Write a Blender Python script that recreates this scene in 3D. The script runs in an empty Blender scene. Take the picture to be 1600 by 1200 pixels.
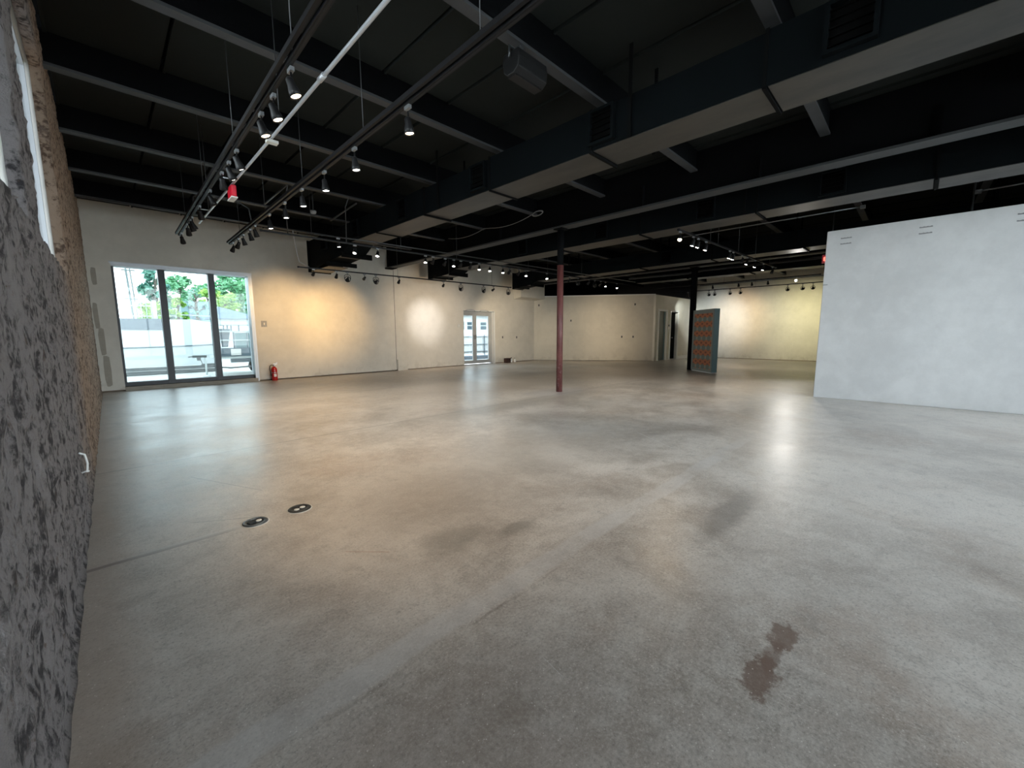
import bpy, math, random
import numpy as np
from mathutils import Vector, Matrix, noise
random.seed(7)
rng = np.random.default_rng(7)
PI = math.pi
K = 0.857            # everything is laid out in survey units and brought to metres by K at the end
sc = bpy.context.scene
C = sc.collection

# ------------------------------------------------------------------ camera
cam = bpy.data.objects.new('camera', bpy.data.cameras.new('camera'))
C.objects.link(cam)
YAW, PITCH, ROLL, FPX = 0.787548, 0.123528, -0.004429, 633.486
f_ = Vector((math.sin(YAW) * math.cos(PITCH), math.cos(YAW) * math.cos(PITCH), -math.sin(PITCH)))
r_ = Vector((math.cos(YAW), -math.sin(YAW), 0.0))
u_ = r_.cross(f_)
r2 = r_ * math.cos(ROLL) + u_ * math.sin(ROLL)
u2 = u_ * math.cos(ROLL) - r_ * math.sin(ROLL)
M = Matrix((( r2.x, u2.x, -f_.x), (r2.y, u2.y, -f_.y), (r2.z, u2.z, -f_.z))).to_4x4()
cam.matrix_world = Matrix.Translation((0, 0, 1.4)) @ M
cam.data.sensor_width = 36.0
cam.data.sensor_fit = 'HORIZONTAL'
cam.data.lens = FPX / 1600 * 36.0
cam.data.clip_start = 0.02
cam.data.clip_end = 400
sc.camera = cam

# ------------------------------------------------------------------ sky and exposure
w = bpy.data.worlds.new('sky'); sc.world = w; w.use_nodes = True
nt = w.node_tree
bg = nt.nodes['Background']
tc = nt.nodes.new('ShaderNodeTexCoord')
sep = nt.nodes.new('ShaderNodeSeparateXYZ'); nt.links.new(tc.outputs['Generated'], sep.inputs[0])
rmp = nt.nodes.new('ShaderNodeValToRGB'); nt.links.new(sep.outputs['Z'], rmp.inputs[0])
rmp.color_ramp.elements[0].position = 0.0; rmp.color_ramp.elements[0].color = (0.90, 0.96, 1.0, 1)
rmp.color_ramp.elements[1].position = 0.8; rmp.color_ramp.elements[1].color = (0.78, 0.88, 1.0, 1)
nt.links.new(rmp.outputs[0], bg.inputs['Color'])
bg.inputs['Strength'].default_value = 5.0
sc.view_settings.view_transform = 'Standard'
sc.view_settings.look = 'None'
sc.view_settings.gamma = 1.0
sc.view_settings.exposure = 1.12
sc.view_settings.use_curve_mapping = False
sc.cycles.max_bounces = 8
sc.cycles.diffuse_bounces = 5
sc.cycles.glossy_bounces = 3
sc.cycles.transparent_max_bounces = 12
sc.cycles.sample_clamp_indirect = 4.0
sc.cycles.caustics_reflective = False
sc.cycles.caustics_refractive = False
sc.cycles.use_denoising = True

def portal(name, x0, x1, z0, z1, y, facing):
    l = bpy.data.lights.new(name, 'AREA'); l.shape = 'RECTANGLE'
    l.size = abs(x1 - x0); l.size_y = abs(z1 - z0); l.cycles.is_portal = True
    o = bpy.data.objects.new(name, l); C.objects.link(o)
    o.location = ((x0 + x1) / 2, y, (z0 + z1) / 2)
    if facing == 'S': o.rotation_euler = (-PI / 2, 0, 0)      # shines towards -Y
    elif facing == 'N': o.rotation_euler = (PI / 2, 0, 0)     # towards +Y
    return o
portal('door_portal', 0.32, 3.2, 0.15, 3.15, 14.55, 'S')
portal('french_portal', 11.4, 13.0, 0.05, 2.4, 14.6, 'S')
REAR = [(0.3, 3.7), (3.95, 7.2), (7.45, 10.7)]
for a, b in REAR: portal('rear_portal', a, b, 0.1, 4.2, -3.75, 'N')
def portal_x(name, y0, y1, z0, z1, x):
    o = portal(name, y0, y1, z0, z1, 0, 'S')
    o.location = (x, (y0 + y1) / 2, (z0 + z1) / 2); o.rotation_euler = (PI / 2, 0, -PI / 2)   # towards +X
for a, b in ((0.6, 3.22), (3.84, 6.2)): portal_x('side_portal', a, b, 2.0, 3.93, -0.5)

# ------------------------------------------------------------------ materials
def nodes(name):
    m = bpy.data.materials.new(name); m.use_nodes = True
    t = m.node_tree; b = t.nodes['Principled BSDF']
    return m, t, b
class N:
    """small node-graph helper"""
    def __init__(s, t):
        s.t = t
        tc = t.nodes.new('ShaderNodeTexCoord'); mp = t.nodes.new('ShaderNodeMapping')
        mp.inputs['Scale'].default_value = (1 / K,) * 3
        t.links.new(tc.outputs['Object'], mp.inputs[0]); s.P = mp.outputs[0]
        sp = t.nodes.new('ShaderNodeSeparateXYZ'); t.links.new(s.P, sp.inputs[0])
        s.x, s.y, s.z = sp.outputs
    def set(s, sock, v):
        if isinstance(v, bpy.types.NodeSocket): s.t.links.new(v, sock)
        else:
            try: sock.default_value = v
            except Exception: sock.default_value = (*v, 1.0)
    def noise(s, scale, detail=4, rough=0.55, vec=None, dist=0.0, stretch=None):
        n = s.t.nodes.new('ShaderNodeTexNoise'); v = vec or s.P
        if stretch:
            mp = s.t.nodes.new('ShaderNodeMapping'); mp.inputs['Scale'].default_value = stretch
            s.t.links.new(v, mp.inputs[0]); v = mp.outputs[0]
        s.t.links.new(v, n.inputs['Vector'])
        n.inputs['Scale'].default_value = scale; n.inputs['Detail'].default_value = detail
        n.inputs['Roughness'].default_value = rough; n.inputs['Distortion'].default_value = dist
        return n.outputs['Fac']
    def voro(s, scale, feature='F1', stretch=None, out='Distance'):
        n = s.t.nodes.new('ShaderNodeTexVoronoi'); n.feature = feature; v = s.P
        if stretch:
            mp = s.t.nodes.new('ShaderNodeMapping'); mp.inputs['Scale'].default_value = stretch
            s.t.links.new(v, mp.inputs[0]); v = mp.outputs[0]
        s.t.links.new(v, n.inputs['Vector']); n.inputs['Scale'].default_value = scale
        return n.outputs[out]
    def m(s, op, a, b=0.0, c=None, clamp=False):
        n = s.t.nodes.new('ShaderNodeMath'); n.operation = op; n.use_clamp = clamp
        s.set(n.inputs[0], a); s.set(n.inputs[1], b)
        if c is not None: s.set(n.inputs[2], c)
        return n.outputs[0]
    def ss(s, v, a, b):
        """smoothstep of v from a to b (0..1); a may exceed b"""
        n = s.t.nodes.new('ShaderNodeMapRange'); n.interpolation_type = 'SMOOTHSTEP'
        s.set(n.inputs['Value'], v)
        if a <= b:
            n.inputs['From Min'].default_value = a; n.inputs['From Max'].default_value = b
            n.inputs['To Min'].default_value = 0; n.inputs['To Max'].default_value = 1
        else:
            n.inputs['From Min'].default_value = b; n.inputs['From Max'].default_value = a
            n.inputs['To Min'].default_value = 1; n.inputs['To Max'].default_value = 0
        return n.outputs[0]
    def mix(s, f, a, b, mode='MIX'):
        n = s.t.nodes.new('ShaderNodeMix'); n.data_type = 'RGBA'; n.blend_type = mode
        s.set(n.inputs[0], f); s.set(n.inputs[6], a); s.set(n.inputs[7], b)
        return n.outputs[2]
    def bump(s, b, h, strength=0.3, dist=0.01):
        n = s.t.nodes.new('ShaderNodeBump'); n.inputs['Strength'].default_value = strength
        n.inputs['Distance'].default_value = dist * K
        s.set(n.inputs['Height'], h); s.t.links.new(n.outputs[0], b.inputs['Normal'])
        return n
def c4(c): return (*c, 1.0)
def plain(name, col, rough=0.5, metal=0.0, var=0.12, scale=6.0, spec=0.5, bump=0.0):
    m, t, b = nodes(name); g = N(t)
    n = g.noise(scale, 4)
    lo = tuple(c * (1 - var) for c in col); hi = tuple(min(1, c * (1 + var)) for c in col)
    t.links.new(g.mix(n, c4(lo), c4(hi)), b.inputs['Base Color'])
    b.inputs['Roughness'].default_value = rough; b.inputs['Metallic'].default_value = metal
    b.inputs['Specular IOR Level'].default_value = spec
    if bump: g.bump(b, g.noise(scale * 12, 3), bump, 0.004)
    return m
def emitter(name, col, strength):
    m, t, b = nodes(name)
    b.inputs['Base Color'].default_value = c4(col); b.inputs['Emission Color'].default_value = c4(col)
    b.inputs['Emission Strength'].default_value = strength
    m.cycles.emission_sampling = 'NONE'
    return m

def wall_paint(name, col, drips=1.0, seed=0.0):
    m, t, b = nodes(name); g = N(t)
    n1 = g.noise(0.55, 5, 0.6); n2 = g.noise(3.0, 6, 0.7)
    f = g.m('ADD', g.m('MULTIPLY', n1, 0.6), g.m('MULTIPLY', n2, 0.4))
    f = g.ss(f, 0.35, 0.65)
    c = g.mix(f, c4(tuple(k * 0.90 for k in col)), c4(tuple(min(1, k * 1.05) for k in col)))
    low = g.m('MULTIPLY', g.m('MULTIPLY', g.ss(g.z, 0.5, 0.02), drips), g.ss(g.noise(4, 5), 0.5, 0.62))
    c = g.mix(g.m('MULTIPLY', low, 0.25), c, (0.30, 0.27, 0.22, 1))
    t.links.new(c, b.inputs['Base Color'])
    b.inputs['Roughness'].default_value = 0.62; b.inputs['Specular IOR Level'].default_value = 0.3
    g.bump(b, g.noise(60, 3), 0.12, 0.003)
    return m
M_wall = wall_paint('cream_wall_paint', (0.64, 0.61, 0.545))
M_farwall = wall_paint('white_wall_paint', (0.72, 0.70, 0.63))
M_part = wall_paint('white_partition_paint', (0.80, 0.81, 0.82), 0.0)
M_slab = plain('bare_block_behind_plaster', (0.20, 0.15, 0.11), 0.9, var=0.3, scale=9)
M_black = plain('matte_black_ceiling_paint', (0.004, 0.0043, 0.0043), 0.8, var=0.25, scale=1.5, spec=0.06)
M_deck = plain('dark_ceiling_panel_paint', (0.016, 0.018, 0.0165), 0.8, var=0.35, scale=0.8, spec=0.1)
M_beam = plain('charcoal_beam_paint', (0.0042, 0.0046, 0.0052), 0.8, var=0.25, scale=2, spec=0.05)
M_flange = plain('grey_beam_flange_paint', (0.038, 0.040, 0.043), 0.65, var=0.2, scale=4)  # paler grey than the beam sides
M_duct = plain('black_duct_paint', (0.0035, 0.0050, 0.0058), 0.8, var=0.3, scale=2.2, spec=0.06)
def duct_bottom():
    m, t, b = nodes('floor_lit_duct_underside'); g = N(t)  # brown tone puts light from the floor into the colour
    n = g.noise(1.4, 6, 0.65, stretch=(2.0, 0.6, 1))
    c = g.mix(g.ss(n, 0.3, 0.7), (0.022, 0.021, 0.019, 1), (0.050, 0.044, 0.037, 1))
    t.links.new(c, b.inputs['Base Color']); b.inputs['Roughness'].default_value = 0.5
    return m
M_ductb = duct_bottom()
M_track = plain('black_track_metal', (0.007, 0.007, 0.008), 0.5, 0.0, 0.15, 8, spec=0.22)
M_tracksilver = plain('grey_track_underside', (0.22, 0.23, 0.24), 0.35, 0.6, 0.2, 8)
M_can = plain('black_lamp_housing', (0.007, 0.007, 0.0075), 0.5, 0.0, 0.2, 20, spec=0.3)
M_cond = plain('painted_grey_conduit', (0.06, 0.063, 0.066), 0.4, 0.4, 0.2, 8)
M_white_cond = plain('galvanised_white_conduit', (0.55, 0.57, 0.60), 0.35, 0.5, 0.12, 10)
M_jbox = plain('pale_junction_box', (0.62, 0.62, 0.58), 0.5, 0.1, 0.1, 12)
M_red = plain('red_sign_plastic', (0.62, 0.01, 0.03), 0.4, 0.0, 0.1, 12)
M_warm = emitter('warm_lamp_lens', (1.0, 0.78, 0.52), 9.0)
M_cool = emitter('white_lamp_lens', (1.0, 0.93, 0.84), 12.0)
M_glare = emitter('bright_white_lamp_lens', (1.0, 0.98, 0.92), 30.0)
M_offlens = plain('unlit_lamp_glass', (0.25, 0.25, 0.26), 0.15, 0.3, 0.1, 20)
M_trimw = plain('white_door_casing', (0.78, 0.79, 0.78), 0.45, 0.0, 0.06, 5)
M_framew = plain('white_aluminium_frame', (0.55, 0.58, 0.62), 0.4, 0.2, 0.08, 6)
M_frenchf = plain('grey_white_door_frame', (0.42, 0.43, 0.43), 0.45, 0.1, 0.1, 6)
M_darkf = plain('black_aluminium_mullion', (0.012, 0.013, 0.016), 0.4, 0.3, 0.2, 8)
M_sill = plain('tan_concrete_sill', (0.33, 0.30, 0.25), 0.8, 0, 0.2, 8, bump=0.2)
M_patch = plain('bare_plaster_patch', (0.36, 0.33, 0.28), 0.9, 0, 0.15, 10)
M_mark = plain('grey_bracket_mark', (0.30, 0.31, 0.32), 0.6, 0, 0.4, 40)
M_darkplate = plain('black_outlet_plastic', (0.015, 0.015, 0.014), 0.5, 0, 0.2, 30)
M_steel = plain('brushed_steel', (0.52, 0.53, 0.54), 0.28, 0.9, 0.1, 30)
M_extred = plain('extinguisher_red_enamel', (0.42, 0.012, 0.012), 0.3, 0.0, 0.1, 10)
M_rubber = plain('black_rubber', (0.02, 0.02, 0.02), 0.6, 0, 0.2, 20)
M_paper = plain('white_paper_label', (0.75, 0.74, 0.7), 0.7, 0, 0.06, 20)
M_teal = plain('teal_grey_paint', (0.27, 0.40, 0.42), 0.6, 0, 0.1, 4)
M_green = plain('dark_green_door_paint', (0.055, 0.08, 0.07), 0.5, 0, 0.15, 3)
M_dark = plain('painted_interior_dark', (0.003, 0.003, 0.003), 0.9, 0, 0.2, 3, spec=0.04)  # near black puts the dark of unlit interiors into the colour
M_brownbox = plain('dark_brown_cardboard', (0.045, 0.022, 0.018), 0.8, 0, 0.3, 14)
M_orangecable = plain('white_cable_jacket', (0.28, 0.27, 0.25), 0.5, 0, 0.1, 20)

def glass_mat(name, tint):
    m = bpy.data.materials.new(name); m.use_nodes = True; t = m.node_tree
    t.nodes.clear(); o = t.nodes.new('ShaderNodeOutputMaterial')
    tr = t.nodes.new('ShaderNodeBsdfTransparent'); tr.inputs[0].default_value = c4(tint)
    gl = t.nodes.new('ShaderNodeBsdfGlossy'); gl.inputs['Roughness'].default_value = 0.02
    fr = t.nodes.new('ShaderNodeFresnel'); fr.inputs[0].default_value = 1.45
    mx = t.nodes.new('ShaderNodeMixShader')
    t.links.new(fr.outputs[0], mx.inputs[0]); t.links.new(tr.outputs[0], mx.inputs[1]); t.links.new(gl.outputs[0], mx.inputs[2])
    t.links.new(mx.outputs[0], o.inputs[0]); return m
M_glass = glass_mat('clear_window_glass', (0.96, 0.98, 0.98))
M_tint = glass_mat('yard_dimming_door_glass', (0.58, 0.63, 0.63))  # tint added to dim the bright yard
M_tint2 = glass_mat('weak_yard_dimming_door_glass', (0.80, 0.84, 0.84))  # weaker tint, also added to dim the yard

def floor_mat():
    m, t, b = nodes('polished_concrete'); g = N(t)
    big = g.noise(0.32, 4, 0.5, dist=0.6)
    mid = g.noise(1.3, 7, 0.62, dist=0.5)
    fine = g.noise(9, 8, 0.75)
    grain = g.noise(70, 4, 0.85)
    f = g.m('ADD', g.m('MULTIPLY', big, 0.45), g.m('MULTIPLY', mid, 0.55))
    f = g.ss(f, 0.36, 0.64)
    c = g.mix(f, (0.36, 0.31, 0.265, 1), (0.70, 0.64, 0.575, 1))
    # rusty brown clouds
    br = g.ss(g.noise(0.75, 6, 0.6, stretch=(1, 1.0, 1), dist=0.8), 0.52, 0.70)
    c = g.mix(g.m('MULTIPLY', br, 0.45), c, (0.37, 0.27, 0.20, 1))
    c = g.mix(g.m('MULTIPLY', g.ss(fine, 0.42, 0.66), 0.40), c, (0.72, 0.68, 0.62, 1))
    c = g.mix(g.m('MULTIPLY', g.ss(g.noise(5.5, 9, 0.80, dist=0.3), 0.49, 0.66), 0.36), c, (0.20, 0.175, 0.15, 1))
    c = g.mix(g.m('MULTIPLY', g.ss(g.noise(30, 6, 0.8), 0.52, 0.66), 0.35), c, (0.17, 0.15, 0.13, 1))
    # fine aggregate speckle
    c = g.mix(g.m('MULTIPLY', g.ss(grain, 0.50, 0.70), 0.75), c, (0.70, 0.66, 0.61, 1))
    c = g.mix(g.m('MULTIPLY', g.ss(grain, 0.48, 0.33), 0.55), c, (0.10, 0.09, 0.08, 1))
    wob = g.m('MULTIPLY', g.m('SUBTRACT', g.noise(2.4, 5), 0.5), 0.22)
    wobf = g.m('MULTIPLY', g.m('SUBTRACT', g.noise(14, 6, 0.7), 0.5), 0.16)
    wv = g.m('ADD', wob, wobf)
    # pale infill strip running across at y = 1.52
    dy = g.m('ABSOLUTE', g.m('SUBTRACT', g.m('ADD', g.y, g.m('MULTIPLY', wv, 0.35)), 1.51))
    st = g.m('MULTIPLY', g.ss(dy, 0.085, 0.055), g.ss(g.x, 6.4, 5.4))
    st = g.m('MULTIPLY', st, g.ss(g.noise(1.9, 5), 0.25, 0.55))
    c = g.mix(g.m('MULTIPLY', st, 0.45), c, (0.62, 0.60, 0.58, 1))
    ed = g.m('ABSOLUTE', g.m('SUBTRACT', g.m('ADD', g.y, g.m('MULTIPLY', wv, 0.25)), 1.415))
    edm = g.m('MULTIPLY', g.ss(ed, 0.012, 0.004), g.ss(g.x, 2.2, 1.2))
    edm = g.m('MULTIPLY', edm, g.ss(g.noise(2.7, 4), 0.40, 0.62))
    c = g.mix(g.m('MULTIPLY', edm, 0.40), c, (0.12, 0.08, 0.06, 1))
    # brown ground in front of the strip
    c = g.mix(g.m('MULTIPLY', g.m('MULTIPLY', g.ss(g.y, 1.45, 1.1), g.ss(g.x, 1.5, 0.7)), 0.30), c, (0.33, 0.24, 0.19, 1))
    ragn = g.noise(16, 7, 0.72)
    def blob(cx, cy, rx, ry, col, amt, soft=0.35, wo=1.6, rag=1.2):
        nonlocal c
        ax = g.m('DIVIDE', g.m('ADD', g.m('SUBTRACT', g.x, cx), g.m('MULTIPLY', wv, wo * 0.5)), rx)
        ay = g.m('DIVIDE', g.m('ADD', g.m('SUBTRACT', g.y, cy), g.m('MULTIPLY', wv, wo * 0.35)), ry)
        d = g.m('SQRT', g.m('ADD', g.m('MULTIPLY', ax, ax), g.m('MULTIPLY', ay, ay)))
        d = g.m('ADD', d, g.m('MULTIPLY', g.m('SUBTRACT', ragn, 0.5), rag))
        c = g.mix(g.m('MULTIPLY', g.ss(d, 1.0 + soft, 1.0 - soft), amt), c, c4(col))
    stain = (0.16, 0.095, 0.07)
    blob(2.10, 0.33, 0.11, 0.055, stain, 0.75, 0.2, 0.5, 2.6)
    blob(1.93, 0.335, 0.13, 0.035, stain, 0.55, 0.3, 0.5, 2.6)
    blob(1.78, 0.345, 0.13, 0.052, stain, 0.75, 0.2, 0.5, 2.6)
    blob(1.58, 2.16, 0.22, 0.16, (0.13, 0.12, 0.10), 0.55, 0.5)
    blob(3.3, 0.93, 0.55, 0.10, (0.12, 0.11, 0.10), 0.50, 0.5)
    blob(2.0, 1.95, 0.16, 0.07, (0.12, 0.11, 0.09), 0.5, 0.5)
    blob(0.95, 0.95, 0.07, 0.05, (0.17, 0.12, 0.09), 0.25, 0.5)
    blob(4.0, 3.2, 1.6, 0.8, (0.55, 0.53, 0.49), 0.45, 0.8)
    blob(1.7, 2.8, 0.9, 0.7, (0.52, 0.45, 0.38), 0.35, 0.8)
    blob(8.5, 8.5, 3.5, 1.6, (0.17, 0.14, 0.11), 0.55, 0.6, 4)
    blob(14.0, 7.5, 4.0, 2.2, (0.22, 0.15, 0.10), 0.60, 0.5, 4)
    blob(18.5, 4.6, 3.5, 1.6, (0.13, 0.11, 0.09), 0.55, 0.6, 4)
    blob(5.6, 5.6, 2.4, 0.35, (0.15, 0.14, 0.12), 0.45, 0.6, 3)
    blob(7.7, 6.1, 0.9, 0.5, (0.42, 0.42, 0.45), 0.5, 0.5, 3)
    # worn brown edge against the rough side wall
    c = g.mix(g.m('MULTIPLY', g.ss(g.m('ADD', g.x, wv), 0.06, -0.14), 0.5), c, (0.36, 0.26, 0.19, 1))
    # white specks of aggregate
    sv = g.voro(60)
    c = g.mix(g.m('MULTIPLY', g.m('MULTIPLY', g.ss(sv, 0.20, 0.12), g.ss(g.noise(23, 2), 0.52, 0.58)), 0.65), c, (0.85, 0.82, 0.76, 1))
    # saw joints
    def joint(axis, pos, w_, lo, hi, amt=0.5, col=(0.09, 0.08, 0.07)):
        nonlocal c
        d = g.m('ABSOLUTE', g.m('SUBTRACT', g.m('ADD', axis, g.m('MULTIPLY', wv, 0.10)), pos))
        o = g.x if axis == g.y else g.y
        k = g.m('MULTIPLY', g.ss(d, w_, w_ * 0.3), g.m('MULTIPLY', g.ss(o, lo - 0.2, lo), g.ss(o, hi + 0.2, hi)))
        c = g.mix(g.m('MULTIPLY', k, amt), c, c4(col))
    joint(g.y, 5.80, 0.022, -0.3, 24, 0.5)
    joint(g.y, 3.40, 0.030, -0.2, 0.45, 0.7, (0.09, 0.04, 0.03))
    joint(g.y, 3.42, 0.05, 0.1, 0.7, 0.5, (0.55, 0.53, 0.50))
    joint(g.y, 9.7, 0.02, 0, 24, 0.5)
    # pale straight scratches
    def scratch(x0, y0, x1, y1, w_=0.006, amt=0.7, col=(0.62, 0.61, 0.58)):
        nonlocal c
        L = math.hypot(x1 - x0, y1 - y0); ux, uy = (x1 - x0) / L, (y1 - y0) / L
        px = g.m('SUBTRACT', g.x, x0); py = g.m('SUBTRACT', g.y, y0)
        al = g.m('ADD', g.m('MULTIPLY', px, ux), g.m('MULTIPLY', py, uy))
        ac = g.m('ABSOLUTE', g.m('SUBTRACT', g.m('MULTIPLY', px, uy), g.m('MULTIPLY', py, ux)))
        k = g.m('MULTIPLY', g.ss(ac, w_, w_ * 0.4), g.m('MULTIPLY', g.ss(al, -0.01, 0.01), g.ss(al, L + 0.01, L - 0.01)))
        c = g.mix(g.m('MULTIPLY', k, amt), c, c4(col))
    scratch(1.23, 1.04, 1.21, 0.92, 0.0022)
    scratch(2.33, -0.18, 2.22, -0.39, 0.002, 0.5, (0.10, 0.09, 0.08))
    scratch(5.26, 2.73, 4.81, 2.02, 0.010)
    scratch(0.99, 2.52, 1.19, 2.31, 0.006, 0.5, (0.35, 0.14, 0.06))
    scratch(2.4, 7.3, 3.6, 7.1, 0.015, 0.5)
    scratch(3.3, 6.1, 3.9, 5.2, 0.012, 0.4)
    scratch(0.35, 3.75, 0.75, 3.5, 0.006, 0.6, (0.10, 0.09, 0.09))
    scratch(0.5, 5.0, 0.9, 4.1, 0.006, 0.6, (0.10, 0.09, 0.09))
    t.links.new(c, b.inputs['Base Color'])
    r = g.m('ADD', 0.27, g.m('MULTIPLY', g.ss(mid, 0.3, 0.7), 0.16))
    r = g.m('ADD', r, g.m('MULTIPLY', fine, 0.10))
    r = g.m('ADD', r, g.m('MULTIPLY', g.ss(grain, 0.45, 0.7), 0.12))
    t.links.new(r, b.inputs['Roughness'])
    b.inputs['Specular IOR Level'].default_value = 0.75
    b.inputs['Coat Weight'].default_value = 0.55; b.inputs['Coat Roughness'].default_value = 0.33
    h = g.m('ADD', g.m('MULTIPLY', g.noise(1.6, 3, 0.5), 1.0), g.m('MULTIPLY', g.noise(7, 5, 0.6), 0.25))
    h = g.m('ADD', h, g.m('MULTIPLY', g.noise(26, 4, 0.6), 0.07))
    h = g.m('ADD', h, g.m('MULTIPLY', grain, 0.02))
    g.bump(b, h, 0.35, 0.012)
    return m
M_floor = floor_mat()

def coral_mat():
    m, t, b = nodes('coral_stone_render'); g = N(t)
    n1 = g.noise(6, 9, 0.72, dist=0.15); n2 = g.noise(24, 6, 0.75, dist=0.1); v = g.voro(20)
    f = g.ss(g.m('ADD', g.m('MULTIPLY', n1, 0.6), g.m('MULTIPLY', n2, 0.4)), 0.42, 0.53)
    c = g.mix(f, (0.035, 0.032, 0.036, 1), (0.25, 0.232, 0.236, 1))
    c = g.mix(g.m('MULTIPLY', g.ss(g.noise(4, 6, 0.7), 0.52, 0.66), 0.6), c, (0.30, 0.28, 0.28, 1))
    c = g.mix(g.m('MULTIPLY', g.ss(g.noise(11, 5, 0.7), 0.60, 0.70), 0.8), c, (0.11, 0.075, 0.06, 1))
    # warm lamp light painted as brown further down the wall
    warm_light = g.ss(g.m('ADD', g.y, g.m('MULTIPLY', g.m('SUBTRACT', g.noise(1.0, 5), 0.5), 3.0)), 4.3, 6.8)
    c = g.mix(g.m('MULTIPLY', warm_light, 0.65), c, g.mix(f, (0.16, 0.09, 0.05, 1), (0.48, 0.32, 0.20, 1)))
    t.links.new(c, b.inputs['Base Color']); b.inputs['Roughness'].default_value = 0.85
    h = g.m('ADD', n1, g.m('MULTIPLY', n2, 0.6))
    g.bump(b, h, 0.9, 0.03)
    return m
M_coral = coral_mat()

def pattern_mat():
    """orange rosettes in rows on teal grey; local x runs along the panel, z up"""
    m, t, b = nodes('orange_rosette_wallpaper'); g = N(t)
    px, pz = 0.30, 0.335
    cu = g.m('COSINE', g.m('MULTIPLY', g.x, 2 * PI / px))
    su = g.m('COSINE', g.m('MULTIPLY', g.x, 4 * PI / px))
    cv = g.m('COSINE', g.m('MULTIPLY', g.m('SUBTRACT', g.z, 0.20), 2 * PI / pz))
    cw = g.m('COSINE', g.m('MULTIPLY', g.m('SUBTRACT', g.z, 0.20), 6 * PI / pz))
    rosette = g.ss(g.m('ADD', g.m('MULTIPLY', cv, -0.9), g.m('MULTIPLY', cu, 0.35)), -0.35, -0.05)
    dark = g.m('MULTIPLY', g.ss(g.m('MULTIPLY', cu, g.m('SINE', g.m('MULTIPLY', g.z, 4 * PI / pz))), 0.1, 0.5), rosette)
    pale = g.m('MULTIPLY', g.ss(cv, 0.45, 0.8), g.ss(cu, 0.2, 0.7))
    c = g.mix(rosette, (0.17, 0.20, 0.18, 1), (0.50, 0.17, 0.075, 1))
    c = g.mix(g.m('MULTIPLY', dark, 0.8), c, (0.20, 0.05, 0.03, 1))
    c = g.mix(g.m('MULTIPLY', pale, 0.6), c, (0.36, 0.40, 0.35, 1))
    t.links.new(c, b.inputs['Base Color']); b.inputs['Roughness'].default_value = 0.6
    return m
M_pattern = pattern_mat()

def column_mat():
    m, t, b = nodes('rust_red_column_paint'); g = N(t)
    n = g.noise(7, 6, 0.65, stretch=(1, 1, 0.35))
    red = g.mix(g.ss(n, 0.35, 0.65), (0.105, 0.030, 0.028, 1), (0.17, 0.058, 0.052, 1))
    low = g.m('MULTIPLY', g.ss(g.z, 1.2, 0.4), g.ss(g.noise(20, 6, 0.7), 0.52, 0.66))
    red = g.mix(g.m('MULTIPLY', low, 0.5), red, (0.32, 0.22, 0.22, 1))
    t.links.new(red, b.inputs['Base Color']); b.inputs['Roughness'].default_value = 0.5
    return m
M_colred = column_mat()

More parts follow.
